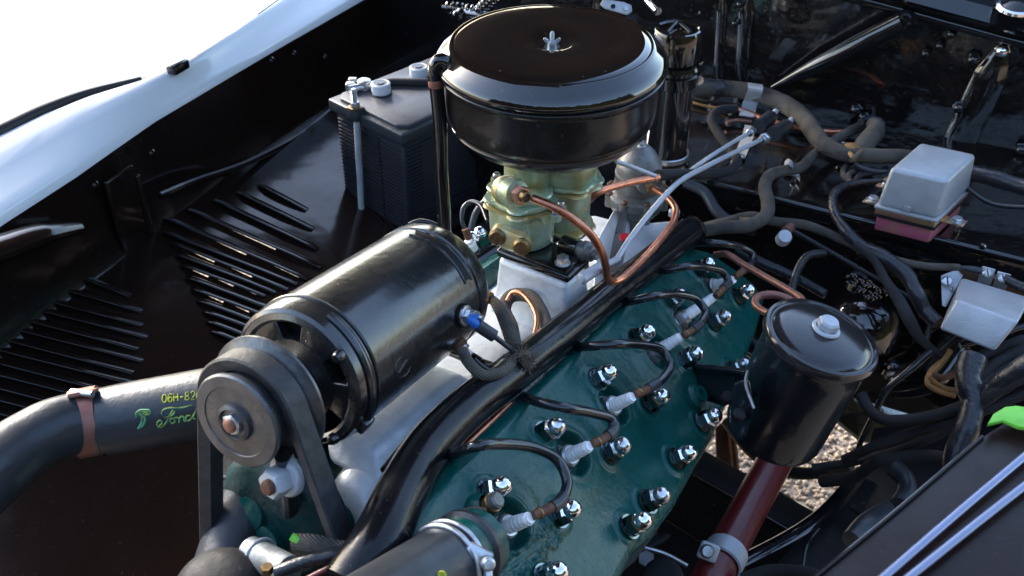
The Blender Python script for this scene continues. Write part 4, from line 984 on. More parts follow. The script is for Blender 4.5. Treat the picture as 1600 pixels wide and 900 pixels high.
# fuel inlet boss with brass nut
ia = PX(788, 296, .885); ib = PX(826, 309, .855); iax = (ib-ia).normalized()
g = G(); lathe(g, ia, iax, [(.0, -.004), (.0115, -.003), (.0125, .002), (.0125, .018), (.0115, .021), (.006, .022)], carb_green, n=36); lathe(g, ia+iax*.001, iax, [(.0128, .0), (.0131, .003), (.0128, .006)], carb_stain, n=36); link('inlet_boss', g, carb)
g = G(); hexhead(g, ia+iax*.022, iax, .0088, .008, gold_zinc); lathe(g, ia+iax*.022, iax, [(.0055, .008), (.0045, .013), (.003, .014)], brass, n=20); link('inlet_nut', g, carb)
# brass plugs and their stained strap
pp1, pp2 = PX(778, 369, .928), PX(816, 384, .915); fa = (ray(800, 300)*-1).normalized(); fa = Vector((-.22, -.96, .12)).normalized()
ua = (pp2-pp1).normalized(); va = fa.cross(ua).normalized()
g = G(); P = []
for cc_, s in ((pp1, PI/2), (pp2, -PI/2)):
    for k in range(9): t = s+PI*k/8; P.append(cc_+ua*math.cos(t)*.0085+va*math.sin(t)*.0085)
prism(g, P, -fa*.010, carb_stain, .0008, 2); link('plug_strap', g, carb)
for cc_ in (pp1, pp2):
    g = G(); screw(g, cc_, fa, .0082, .0055, brass); link('brass_plug', g, carb)
# screws
for x, y, z in ((776, 274, 1.136), (787, 318, 1.114), (876, 318, 1.118), (914, 280, 1.124), (868, 330, 1.114)):
    g = G(); p = Z(x, y+4, z-.006); lathe(g, p, Z3, [(.0058, -.006), (.0052, 0), (0, 0)], carb_green, n=20); lathe(g, p, Z3, [(.0042, 0), (.0042, .0012)], zinc, n=20); screw(g, p+Z3*.001, Z3, .0036, .0040, zinc); link('cover_screw', g, carb)
# base flange of black iron with studs
g = G(); rt2 = grow(rt, 1.05, rz+.001)
prism(g, rt2, Z3*.008, black_gloss, .0025, 3); link('insulator_plate', g, carb)
g = G(); P = grow(rt, .93, rz+.008); prism(g, P, Z3*.004, black_gloss, .0015, 2)
lobed(g, bwl+Vector((.004, .005, 0)), rz-.0, cz0-.001, .0295, black_gloss); lobed(g, brl+Vector((-.002, 0, 0)), rz+.004, cz0-.003, .028, black_gloss); link('base_casting', g, carb)
for x, y in ((879, 406),):
    g = G(); p = Z(x, y+6, rz+.011); lathe(g, p, Z3, [(.0075, 0), (.0075, .0015), (0, .0015)], zinc, n=24); hexhead(g, p+Z3*.0015, Z3, .0064, .006, zinc, ang0=.5); lathe(g, p, Z3, [(.003, .007), (.003, .0095), (0, .0095)], pump_metal, n=14); link('base_bolt', g, carb)
# throttle shaft end with linkage
s0 = Z(893, 385, rz+.014); sax = (B*.9-AH*.15+Z3*.05).normalized(); 
g = G(); tube(g, [s0-sax*.01, s0+sax*.008], .0085, black_gloss, n=18); lathe(g, s0+sax*.008, sax, [(.0070, 0), (.0070, .004), (.0100, .005), (.0100, .010), (.0082, .012), (.0078, .016), (.0050, .017), (.0046, .021), (.0025, .021), (0, .018)], pump_metal, n=28); link('throttle_shaft', g, carb)
g = G(); a0 = s0+sax*.012; P = [a0+Z3*.009, a0+Z3*.006-AH*.005, a0-Z3*.012-AH*.005, a0-Z3*.028+B*.006, a0-Z3*.030+B*.010, a0-Z3*.024+B*.008, a0-Z3*.012+AH*.002, a0+Z3*.006+AH*.005]
prism(g, P, sax*.002, carb_stain, .0005); link('throttle_lever', g, carb)

# throttle rods
tr = thing('throttle_rod', 'long pale grey throttle rod from the firewall down to the carburettor lever', 'rod', PX(905, 420, .93))
g = G(); tube(g, [PX(962, 408, .955), PX(985, 372, .98), PX(1035, 310, 1.03), PX(1060, 285, 1.06), PX(1100, 262, 1.12), PX(1200, 213, 1.28)], .0028, rod_grey, n=14); link('rod', g, tr)
g = G(); tube(g, [PX(907, 437, .895), PX(909, 436, .896), PX(940, 416, .911), PX(942, 415, .912)], [.003, .0052, .0052, .003], rod_grey, n=20, smooth=False); tube(g, [PX(938, 418, .91), PX(966, 404, .955)], .003, rod_grey, n=14); link('ball_sleeve', g, tr)
g = G(); pA, pB = PX(1190, 219, 1.26), PX(1212, 208, 1.30); axr = (pB-pA).normalized()
lathe(g, pA, axr, [(.004, 0), (.0055, .001), (.0055, .008), (.0075, .009), (.0075, .015), (0, .015)], zinc, n=6); link('nut', g, tr)
g = G(); tube(g, [pB-axr*.008, PX(1228, 198, 1.34)], .010, rubber, n=20, smooth=False); tube(g, [PX(1228, 198, 1.34), PX(1237, 187, 1.36)], .004, rod_grey, n=10, smooth=False); link('grommet', g, tr)
tr2 = thing('choke_rod', 'second pale grey rod above the throttle rod, ending behind the fuel pump', 'rod', PX(1077, 268, 1.1))
g = G(); tube(g, [PX(1060, 283, 1.11), PX(1077, 268, 1.13), PX(1120, 238, 1.18), PX(1178, 203, 1.28)], .0025, rod_grey, n=12); link('rod', g, tr2)
g = G(); pA, pB = PX(1171, 208, 1.27), PX(1190, 194, 1.31); axr = (pB-pA).normalized(); lathe(g, pA, axr, [(.004, 0), (.005, .001), (.005, .014), (0, .014)], zinc, n=18); tube(g, [pB-axr*.012, PX(1204, 183, 1.34)], .009, rubber, n=18, smooth=False); tube(g, [PX(1203, 184, 1.34), PX(1212, 174, 1.36)], .004, rod_grey, n=10, smooth=False); link('grommet', g, tr2)
wire('link_rod', [PX(962, 252, .95), PX(985, 260, .96), PX(1024, 275, .98)], .0022, rod_grey, 'short pale rod crossing the front of the fuel pump dome', 'rod')

# fuel pump
fp = thing('fuel_pump', 'grey domed die-cast fuel pump behind the carburettor', 'fuel pump', Z(1000, 340, .96))
pf = PX(997, 285, 1.13); pf.z = 0; za = 1.6+1.13*(-.588+.1031*.809)
g = G(); zf = za
lathe(g, pf+Z3*zf, Z3, [(.0245, .005), (.0255, .010), (.0250, .018), (.0245, .024), (.0225, .028), (.0165, .038), (.0105, .044), (.006, .046), (0, .0465)], pump_metal, n=56); link('dome', g, fp)
g = G(); lathe(g, pf+Z3*zf, Z3, [(.0258, .010), (.0262, .012), (.0258, .014), (.024, .0145)], zinc, n=48); hexhead(g, pf+Z3*(zf+.046), Z3, .0050, .005, zinc); lathe(g, pf+Z3*(zf+.045), Z3, [(.007, 0), (.007, .002), (0, .002)], zinc, n=20); link('cap_nut', g, fp)
g = G(); lathe(g, pf+Z3*zf, Z3, [(.026, .008), (.026, -.006), (.033, -.010), (.0345, -.013), (.0345, -.020), (.031, -.023), (.030, -.028), (.024, -.036), (.017, -.040), (.017, -.07), (0, -.07)], pump_metal, n=56); link('body', g, fp)
for k in range(8):
    t = k*PI/4+.25; p = pf+Z3*(zf-.012)+Vector((math.cos(t), math.sin(t), 0))*.0315
    g = G(); lathe(g, p, Z3, [(.0058, -.012), (.0056, .001), (.0045, .0012)], pump_metal, n=16); screw(g, p+Z3*.001, Z3, .0035, .0032, rust, slot=False); link('flange_screw', g, fp)
qf = PX(1012, 290, 1.09)
g = G(); tube(g, [PX(1008, 287, 1.11), PX(1020, 296, 1.075)], .0055, brass, n=6, smooth=False); tube(g, [PX(1004, 285, 1.12), PX(1012, 290, 1.09)], .010, pump_metal, n=18, smooth=False); link('outlet_fitting', g, fp)

# fuel line: carburettor -> down -> up to pump
wire('fuel_line', [PX(832, 310, .865), PX(862, 322, .86), PX(895, 342, .865), (PX(922, 365, .87)), PX(938, 390, .88), PX(946, 415, .895), PX(949, 433, .91), PX(957, 441, .92), PX(970, 436, .93), PX(1000, 410, .965), PX(1040, 365, 1.02), PX(1053, 345, 1.045), PX(1055, 325, 1.06), PX(1042, 308, 1.07), PX(1020, 293, 1.078)],
     .0036, copper, 'bright copper fuel line bending from the carburettor down and up to the pump', 'fuel line', n=18)
wire('vacuum_line', [PX(885, 350, 1.02), PX(900, 335, 1.0), PX(915, 318, .99), PX(932, 302, .975), PX(958, 292, .99), PX(1000, 282, 1.02), PX(1028, 277, 1.04)], .0036, copper, 'upper copper pipe arching from behind the carburettor to the grey hose', 'pipe', n=16)
cab('grey_rubber_hose', [(1028, 274, 1.05), (1060, 272, 1.09), (1100, 272, 1.15), (1140, 266, 1.2), (1152, 252, 1.22), (1140, 232, 1.25), (1120, 205, 1.28), (1112, 185, 1.3), (1125, 172, 1.32), (1150, 170, 1.33)], .0058, loom_dark, 'grey rubber hose looping from the copper pipe end up to the ledge', 'hose', n=16)

# oil filler
oy = 1.12
def OY(x, y): return YP(x, y, oy)
of = thing('oil_filler', 'tall glossy black oil filler tube with a cap right behind the air cleaner', 'oil filler', OY(1043, 262))
ob = OY(1044, 255); ot = OY(1048, 75); orx = .0255
g = G(); lathe(g, Vector((.190, oy, ob.z)), Z3, [(.030, -.02), (.030, 0), (.0275, .004), (.0255, .01), (.0255, .14), (.027, .155)], black_gloss, n=56); link('tube', g, of)
zt = OY(1045, 115).z
g = G(); lathe(g, Vector((.190, oy, zt)), Z3, [(.0265, -.012), (.0295, -.010), (.0310, .004), (.0285, .006), (.0285, .010), (.0335, .013), (.0320, .017)], black_gloss, n=56); link('collar', g, of)
zc = OY(1045, 92).z
g = G(); lathe(g, Vector((.190, oy, zc)), Z3, [(.0275, -.004), (.0280, .004), (.0280, .034), (.0265, .0375), (.0240, .0380), (.0225, .0365), (0, .0370)], cleaner_black, n=56)
tube(g, [Vector((.190, oy, zc+.037))+Vector(v_) for v_ in ((-.014, -.012, 0), (-.002, .008, .003), (0, .010, .003), (.002, .008, .003), (.012, -.012, 0))], .0022, cleaner_black, n=10); link('cap', g, of)
g = G(); lathe(g, Vector((.190, oy, ob.z+.012)), Z3, [(.0268, -.002), (.0285, 0), (.0285, .005), (.0268, .006)], zinc, n=48); link('clamp', g, of)
g = G(); box(g, OY(1078, 100)+Vector((.006, .02, 0)), HX, (.014, .012, .01), black_gloss, .003); tube(g, [OY(1082, 98)+Vector((0, .02, 0)), OY(1088, 118)+Vector((0, .02, 0))], .005, chrome, n=12); link('side_latch', g, of)

# ================================================================== OIL FILTER
fx = (CR*.21+CU*.77-CF*.60).normalized()
ft = PX(1282, 530, .90); fr_ = .0510
fl = thing('oil_filter', 'black canister oil filter with a domed bolted lid beside the green head', 'oil filter', ft-fx*.12)
g = G(); lathe(g, ft, fx, [(.0, -.120), (.038, -.120), (.0445, -.117), (.0465, -.110), (.0475, -.02), (.0470, -.004), (.049, -.001)], filter_black, n=90); link('canister', g, fl)
g = G(); lathe(g, ft, fx, [(.047, -.006), (.0505, -.006), (.0518, -.003), (.0520, .001), (.0505, .0045), (.0480, .0050), (.0465, .0030), (.0450, .0030), (.0425, .0060), (.035, .0082), (.022, .0102), (.012, .0112), (0, .0115)], filter_lid, n=100); link('lid', g, fl)
g = G(); torus_arc(g, ft+fx*.0, fx, .0516, .0011, chrome, n=90, m_=8); 
g = G(); cb = ft+fx*.011; lathe(g, cb, fx, [(.0122, 0), (.0128, .0015), (.0120, .003), (.0098, .0035)], rod_grey, n=32); hexhead(g, cb+fx*.003, fx, .0098, .0075, rod_grey, ang0=.4); lathe(g, cb, fx, [(.0080, .0105), (.0075, .0112), (0, .0112)], rod_grey, n=24); link('lid_bolt', g, fl)
g = G(); lathe(g, ft-fx*.120, fx, [(.0, -.012), (.0075, -.012), (.0075, 0)], brass, n=6); link('drain_bolt', g, fl)
# bracket
g = G(); P = [PX(1086, 566, .99), PX(1092, 572, .985), PX(1165, 580, .95), PX(1172, 576, .945), PX(1160, 620, .93), PX(1140, 640, .94), PX(1110, 630, .97)]
prism(g, [p+CF*.02 for p in P], CF*.006, filter_black, .001); link('bracket_plate', g, fl)
g = G(); tube(g, [PX(1088, 572, .985), PX(1168, 582, .945)], .0032, filter_black, n=10); link('bracket_rib', g, fl); g = G(); tube(g, [PX(1168, 580, .90), PX(1165, 600, .885), PX(1172, 622, .875), PX(1178, 638, .87)], .0014, zinc, n=8); link('strap_edge', g, fl)
g = G(); P = [PX(1148, 600, .905), PX(1172, 592, .89), PX(1180, 640, .88), PX(1168, 682, .89), PX(1152, 690, .90), PX(1142, 665, .91)]
prism(g, P, CF*.012, filter_black, .003); link('bracket_strap', g, fl)
for x, y in ((1137, 620), (1155, 647)):
    g = G(); lathe(g, PX(x, y, .925 if x < 1150 else .885), -CF+CU*.5+CR*.2, [(.006, -.006), (.0055, .001), (.004, .0025), (0, .003)], dull_black, n=20); link('bracket_bolt', g, fl)
# small copper pipes behind the filter
wire('filter_pipe_upper', [PX(1118, 398, 1.12), PX(1135, 397, 1.10), PX(1160, 412, 1.08), PX(1200, 435, 1.05), PX(1235, 455, 1.02), PX(1253, 468, 1.0), PX(1254, 480, .99), PX(1245, 500, .97)], .0036, copper_dull, 'dull copper pipe running diagonally to behind the oil filter', 'pipe', n=16)
wire('filter_pipe_loop', [PX(1250, 480, .99), PX(1225, 464, 1.0), PX(1200, 460, 1.0), PX(1184, 464, 1.0), PX(1180, 475, .99), PX(1190, 485, .98), PX(1215, 495, .96)], .0038, copper_dull, 'dull copper pipe bent into a small loop behind the filter lid', 'pipe', n=16)

# steering tube
stt = thing('steering_tube', 'dark red tube slanting down below the oil filter with a grey clamp', 'tube', PX(1120, 890, 1.05))
g = G(); tube(g, [PX(1222, 700, 1.16), PX(1140, 850, 1.05), PX(1095, 930, .99)], .0195, red_brown, n=36, smooth=False); link('tube', g, stt)
g = G(); c_ = PX(1130, 872, 1.032); axs = (PX(1095, 930, .99)-PX(1140, 850, 1.05)).normalized()
lathe(g, c_, axs, [(.0200, -.012), (.0222, -.011), (.0222, .009), (.0200, .010)], rod_grey, n=48); box(g, PX(1107, 862, 1.0), ((CR-CU*.4).normalized(), (CU+CR*.4).normalized(), CF), (.020, .018, .006), rod_grey, .003, 3)
link('clamp', g, stt)
g = G(); lathe(g, PX(1104, 861, .995), -CF+CU*.2, [(.0068, 0), (.0068, .004), (.005, .0065), (0, .007)], zinc, n=20); link('clamp_bolt', g, stt)

# rusty bracket and loop under the filter
g = G(); P = [PX(1118, 668, 1.5), PX(1138, 655, 1.5), PX(1150, 660, 1.5), PX(1152, 742, 1.5), PX(1120, 726, 1.5)]
prism(g, P, CF*.006, rust, .001); tube(g, [PX(1140, 655, 1.49), PX(1146, 700, 1.49), PX(1150, 742, 1.49)], .006, rust, n=8)
one('rusty_bracket', g, 'rusty brown bracket in the gap between block and oil filter', 'bracket')
wire('gravel_gap_rod', [PX(1138, 655, 1.46), PX(1165, 690, 1.44), PX(1200, 722, 1.42), PX(1240, 738, 1.4), PX(1290, 738, 1.38), PX(1330, 728, 1.35)], [.012, .012, .010, .008, .008], dull_black, 'curved black bar crossing the gravel gap below the filter', 'bar')
wire('orange_string', [PX(1300, 728, 1.5), PX(1290, 735, 1.5), PX(1286, 743, 1.5), PX(1295, 748, 1.5), PX(1308, 745, 1.5), PX(1316, 750, 1.5)], .0022, orange_wire, 'short orange string over the gravel gap', 'string')

# ================================================================== RADIATOR HOSES
ht = thing('upper_radiator_hose', 'black radiator hose at the left with yellow lettering', 'radiator hose', PX(150, 650, .84))
HA, HB = PX(165, 658, .84), PX(345, 625, .84)
g = G(); tube(g, [PX(-110, 830, .74), PX(-30, 752, .77), PX(30, 703, .80), PX(85, 672, .82), PX(140, 659, .838), HA], [.0285, .0285, .0280, .0265, .0255, .0258, .0278], rubber, n=48, caps=False); tube(g, [HA, HA.lerp(HB, .15), HB, HB+(HB-HA)*.5], [.0278, .0284, .0284, .0284], rubber, n=48, caps=False, smooth=False); link('hose', g, ht)
g = G(); hx = (PX(160, 655, .84)-PX(110, 662, .83)).normalized(); hx = (HB-HA).normalized()*.75+(PX(140, 660, .838)-PX(90, 672, .82)).normalized()*.25; hx.normalize(); cc_ = PX(139, 659, .838)
lathe(g, cc_, hx, [(.0262, -.0110), (.0284, -.0105), (.0284, .0105), (.0262, .0110)], copper_dull, n=64); link('clamp', g, ht)
g = G(); pt = PX(130, 614, .822); box(g, pt, (hx, CU, hx.cross(CU)), (.022, .004, .012), copper_dull, .001); tube(g, [PX(112, 612, .822), PX(145, 616, .815)], .0028, zinc, n=10); link('clamp_screw', g, ht)
# printed marks wrapped on the hose
hax = (HB-HA).normalized()
def onh(x, y, e=.0004): return oncyl(x, y, HA, hax, .0285, e)
def stroke(g, pts, r, mt, dx=0, dy=0, smooth=True):
    tube(g, [onh(x+dx, y+dy, 0.0) for x, y in pts], r, mt, n=8, step=.0012, smooth=smooth)
def glyph(ch, x, y, w, h, sl):
    D = {'0': [[(.5, 0), (.9, .15), (1, .5), (.9, .85), (.5, 1), (.1, .85), (0, .5), (.1, .15), (.5, 0)]],
         '6': [[(.9, .1), (.5, 0), (.1, .25), (0, .65), (.2, .95), (.6, 1), (.95, .8), (.9, .5), (.5, .42), (.1, .6)]],
         'H': [[(0, 0), (0, 1)], [(1, 0), (1, 1)], [(0, .5), (1, .5)]], '-': [[(.15, .55), (.85, .55)]],
         '8': [[(.5, .47), (.1, .3), (.2, .05), (.5, 0), (.8, .05), (.9, .3), (.5, .47), (.05, .65), (.1, .92), (.5, 1), (.9, .92), (.95, .65), (.5, .47)]],
         '2': [[(.05, .2), (.3, 0), (.75, 0), (.95, .25), (.8, .5), (.1, 1), (1, 1)]]}
    return [[(x+px*w, y+py*h+px*w*sl) for px, py in s] for s in D[ch]]
g = G(); x = 254
for ch in '06H-8260':
    for s in glyph(ch, x, 617+(x-254)*-.10, 6.3, 12.0, -.1): stroke(g, s, .00062, print_yellow, smooth=ch not in 'H-')
    x += 8.9
link('part_number', g, ht)
F_ = [[(246, 667), (250, 664), (253, 660), (250, 656), (245, 660), (246, 666), (252, 667), (259, 660), (264, 650), (270, 640)],
      [(256, 650), (252, 646), (255, 640), (264, 637), (280, 637), (295, 634), (300, 633)], [(257, 652), (262, 651), (270, 647), (273, 642)],
      [(272, 655), (267, 653), (265, 658), (269, 661), (274, 657), (272, 653), (277, 652), (280, 655), (279, 660)], [(279, 655), (283, 650), (287, 651), (287, 657), (291, 657)],
      [(297, 649), (292, 649), (290, 654), (294, 657), (299, 653), (305, 643), (307, 638)], [(303, 646), (301, 653), (305, 654)]]
g = G()
for s in F_: stroke(g, s, .00060, print_green, .8, 1.0)
for s in F_: stroke(g, s, .00042, print_yellow, 0, 0)
link('script_lettering', g, ht)
g = G()
for s in ([(214, 653), (213, 647), (218, 642), (226, 641), (234, 642), (235, 646), (230, 649)], [(219, 645), (222, 652), (221, 662), (216, 670)], [(224, 644), (227, 652), (226, 661), (220, 668)]): stroke(g, s, .0011, print_green)
for s in ([(222, 643), (228, 644), (232, 643)], [(223, 647), (228, 648), (231, 647)], [(223, 651), (227, 652)], [(215, 649), (216, 645), (220, 642)]): stroke(g, s, .0008, print_yellow)
link('winged_emblem', g, ht)

lh = thing('lower_radiator_hose', 'black radiator hose with a silver wire clamp at the bottom centre', 'radiator hose', PX(690, 880, .66))
q0, q1 = PX(590, 950, .60), PX(708, 874, .665); la_ = (q1-q0).normalized()
g = G(); tube(g, [q0-la_*.06, q0, q1], [.025, .0252, .0252, .025], rubber, n=48, smooth=True); link('hose', g, lh)
g = G(); tube(g, [q1-la_*.004, q1+la_*.03], .0245, green_paint, n=40, smooth=False); lathe(g, q1+la_*.012, la_, [(.0245, 0), (.0275, .002), (.0275, .006), (.024, .008)], rubber, n=48); link('neck', g, lh)
g = G()
for s in (-.0095, -.002): torus_arc(g, q1+la_*s, la_, .0262, .0018, zinc, n=56, m_=10)
cx_ = PX(755, 872, .648); box(g, PX(748, 866, .645), ((CR-CU*.5).normalized(), (CU+CR*.5).normalized(), CF), (.018, .010, .006), zinc, .002); lathe(g, PX(762, 880, .64), -CF+CR*.2, [(.0045, 0), (.0045, .003), (.003, .0045), (0, .0046)], zinc, n=20); tube(g, [PX(762, 880, .643), PX(764, 915, .64)], .003, zinc, n=10)
link('wire_clamp', g, lh)
g = G(); lathe(g, oncyl(690, 900, q0, la_, .0262), (oncyl(690, 900, q0, la_, .0262)-oncyl(690, 900, q0, la_, .0)).normalized() if False else -CF, [(.003, -.001), (.003, .0006), (0, .0008)], print_yellow, n=14); link('yellow_dot', g, lh)

# ================================================================== BATTERY
zt_ = .976; zb_ = .812
cF = Z(628, 206, zt_); cL = Z(517, 152, zt_); ub = (cL-cF); Lb = ub.length; ub.normalize(); vb = Vector((ub.y, -ub.x, 0))
if vb.y < 0: vb = -vb
Wb = .235; Dp = Lb
bat = thing('battery', 'dark blue-black ribbed car battery behind the air cleaner', 'battery', Vector((cF.x, cF.y, zb_))+ub*Lb/2+vb*Wb/2)
def bt(u_, v_, z_): return Vector((cF.x, cF.y, 0)) + ub*u_ + vb*v_ + Z3*z_
g = G(); prism(g, [bt(.004, .004, zb_), bt(Lb-.004, .004, zb_), bt(Lb-.004, Wb-.004, zb_), bt(.004, Wb-.004, zb_)], Z3*(zt_-zb_-.012), batt_blue, .003, 3); link('case', g, bat)
g = G(); o_ = .0035
prism(g, [bt(-o_, -o_, zt_-.020), bt(Lb+o_, -o_, zt_-.020), bt(Lb+o_, Wb+o_, zt_-.020), bt(-o_, Wb+o_, zt_-.020)], Z3*.018, rubber, .003, 3); link('hold_down_frame', g, bat)
g = G(); ch = .016
prism(g, [bt(ch, .004, zt_-.006), bt(Lb-ch, .004, zt_-.006), bt(Lb-.004, ch, zt_-.006), bt(Lb-.004, Wb-ch, zt_-.006), bt(Lb-ch, Wb-.004, zt_-.006), bt(ch, Wb-.004, zt_-.006), bt(.004, Wb-ch, zt_-.006), bt(.004, ch, zt_-.006)], Z3*.009, batt_lid, .002, 3); link('lid', g, bat)
# moulded ribs
pitch = .0058; nr = 22
for face in (0, 1):
    for k in range(nr):
        z_ = zb_+.010+k*pitch
        segs = ([(.006, .05), (.054, Lb-.008)] if face == 0 else ([(.006, .035), (.15, Wb-.01)] if 3 < k < nr-1 else [(.006, Wb-.01)]))
        for a_, b_ in segs:
            g = G()
            if face == 0: P = [bt(a_, .0012, z_), bt(b_, .0012, z_), bt(b_, .0045, z_), bt(a_, .0045, z_)]
            else: P = [bt(.0012, a_, z_), bt(.0012, b_, z_), bt(.0045, b_, z_), bt(.0045, a_, z_)]
            prism(g, P, Z3*.0028, batt_blue); link('rib', g, bat, flat=True)
g = G(); prism(g, [bt(.0018, .0018, zb_+.004), bt(.008, .0018, zb_+.004), bt(.008, .008, zb_+.004), bt(.0018, .008, zb_+.004)], Z3*(zt_-zb_-.03), batt_blue, .001); link('corner_post', g, bat)
for x, y in ((596, 146), (655, 120)):
    g = G(); p = Z(x, y, zt_+.003); lathe(g, p, Z3, [(.0125, 0), (.0128, .001), (.0128, .004), (.0135, .0045), (.0135, .015), (.0115, .0165), (.0100, .0160), (.0095, .0145), (.005, .0145), (.0045, .0165), (0, .0165)], white_plastic, n=36); link('vent_cap', g, bat)
    g = G(); lathe(g, p, Z3, [(.0095, .0152), (.0095, .0158), (.0055, .0158), (.005, .017), (0, .017)], batt_lid, n=24); torus_arc(g, p+Z3*.001, Z3, .0138, .0012, rubber_seal, n=30); link('cap_centre', g, bat)
bcab = thing('battery_cable', 'grey battery cable with a bolted clamp on the near terminal', 'battery cable', Z(570, 135, zt_))
g = G(); p = Z(570, 138, zt_+.004); lathe(g, p, Z3, [(.010, 0), (.0095, .012), (.008, .013), (0, .013)], zinc, n=24); box(g, Z(548, 136, zt_+.006), HX, (.014, .012, .014), zinc, .003, 3); box(g, Z(551, 126, zt_+.010), HX, (.012, .010, .008), zinc, .002, 2)
tube(g, [Z(545, 140, zt_+.008), Z(590, 132, zt_+.008)], .006, zinc, n=12); link('terminal_clamp', g, bcab)
g = G(); tube(g, [Z(588, 131, zt_+.008), Z(615, 128, zt_+.008), Z(650, 129, zt_+.008), Z(700, 130, zt_+.006), Z(760, 140, zt_)], [.0048, .0058, .0058, .0058], rod_grey if False else loom_dark, n=16); link('cable', g, bcab)
hb = thing('hold_down_bolt', 'slim pale grey hold-down bolt standing at the battery front left', 'bolt', Z(568, 355, .80))
yb = (Z(556, 175, zt_-.01)).y - .020
def YB(x, y): return YP(x, y, yb)
g = G(); tube(g, [YB(557, 178), YB(562, 270), YB(567, 345), YB(570, 352)], .0046, rod_grey, n=16); tube(g, [YB(568, 348), YB(562, 356)], .0038, rod_grey, n=12); link('rod', g, hb)
pn = YB(555, 168); g = G(); lathe(g, pn, Z3, [(.0095, -.001), (.0095, .0015), (.007, .002)], brass, n=24); hexhead(g, pn+Z3*.0015, Z3, .0068, .007, zinc); lathe(g, pn, Z3, [(.0036, .008), (.0036, .026), (.0028, .0275), (0, .0278)], zinc, n=14)
for k in range(8): torus_arc(g, pn+Z3*(.010+k*.002), Z3, .0036, .0005, zinc, n=14, m_=5)
link('nut', g, hb)
g = G(); box(g, pn-Z3*.010+Vector((0, .004, 0)), (ub, vb, Z3), (.020, .018, .018), rubber, .002); link('lug', g, hb)
g = G(); box(g, YB(575, 360)+Vector((.004, .01, 0)), HX, (.03, .02, .006), dull_black, .002); one('tray_lug', g, 'small black tray lug at the foot of the battery hold-down bolt', 'lug')
g = G(); zz = zb_-.004; prism(g, [bt(-.02, -.02, zz-.006), bt(Lb+.02, -.02, zz-.006), bt(Lb+.02, Wb+.02, zz-.006), bt(-.02, Wb+.02, zz-.006)], Z3*.006, dull_black, .002); one('battery_tray', g, 'black sheet tray under the battery', 'tray')

# leads at the far bank
cab('far_ignition_lead', [(762, 345, 1.10), (750, 320, 1.12), (735, 316, 1.13), (724, 325, 1.13), (722, 345, 1.13), (728, 362, 1.13), (735, 380, 1.13)], .0028, wire_black, 'thin black lead looping left of the carburettor to a far plug', 'ignition lead', step=.003)
fpg = thing('far_spark_plug', 'spark plug of the far bank with a rusty end, left of the carburettor', 'spark plug', PX(738, 385, 1.13))
g = G(); tube(g, [PX(727, 358, 1.125), PX(735, 378, 1.13)], .0042, rust, n=12); link('terminal', g, fpg)
g = G(); lathe(g, PX(736, 386, 1.13), (Z3*.9-CR*.3), [(.007, -.004), (.007, .004), (.005, .005), (.005, .009), (0, .009)], ceramic, n=18); link('insulator', g, fpg)
cab('far_cable', [(775, 300, 1.2), (745, 330, 1.2), (732, 380, 1.2)], .004, rubber, 'dull grey cable going down behind the far lead', 'cable')

# ================================================================== SPRINGS AND TOP BITS
for j, (a, b, lb) in enumerate((((700, 12), (770, 22), 'small black coil spring at the top left of the air cleaner'), ((738, 28), (790, -22), 'second black coil spring slanting out at the picture top'))):
    g = G(); p0, p1 = PW(*a, .10), PW(*b, .10); u, v, w = frame(p1-p0); L_ = (p1-p0).length; pts = []
    nt_ = 9 if j == 0 else 11
    for k in range(nt_*12+1): t = 2*PI*k/12; pts.append(p0+w*(L_*k/(nt_*12))+(u*math.cos(t)+v*math.sin(t))*.0085)
    tube(g, pts, .0018, black_gloss, n=7, smooth=False); tube(g, [p0-w*.01, p1+w*.01], .003, black_gloss, n=8)
    one('coil_spring', g, lb, 'spring')
g = G(); box(g, PW(735, 26, .11), (B, AH, Z3), (.05, .03, .018), black_gloss, .006, 3); lathe(g, PW(720, 22, .13), -AH, [(.009, 0), (.007, .006), (0, .008)], black_gloss, n=16)
one('hinge_bracket', g, 'black hinge bracket by the coil springs at the top', 'bracket')
g = G(); P = [PX(943, -2, 1.3), PX(975, 3, 1.3), PX(987, 8, 1.3), PX(988, 18, 1.3), PX(980, 23, 1.3), PX(945, 13, 1.3), PX(938, 6, 1.3)]
prism(g, P, CF*.004, rod_grey, .001)
sb_ = thing('silver_bracket', 'pale flat bracket with two holes behind the air cleaner at the top', 'bracket', PX(960, 10, 1.3)); link('plate', g, sb_)
for x, y in ((958, 10), (978, 13)):
    g = G(); lathe(g, PX(x, y, 1.298), -CF, [(.003, 0), (.003, .001), (0, .001)], dull_black if x < 970 else zinc, n=14); link('hole', g, sb_)
wire('top_rod', [PX(1000, -20, 1.3), PX(1012, 0, 1.28), PX(1028, 18, 1.25)], .005, chrome, 'bright thin rod end left of the oil filler cap at the top', 'rod')
wire('side_rod', [PX(1076, 95, 1.24), PX(1084, 112, 1.22), PX(1092, 126, 1.2)], .006, chrome, 'short chrome rod end right of the oil filler', 'rod')

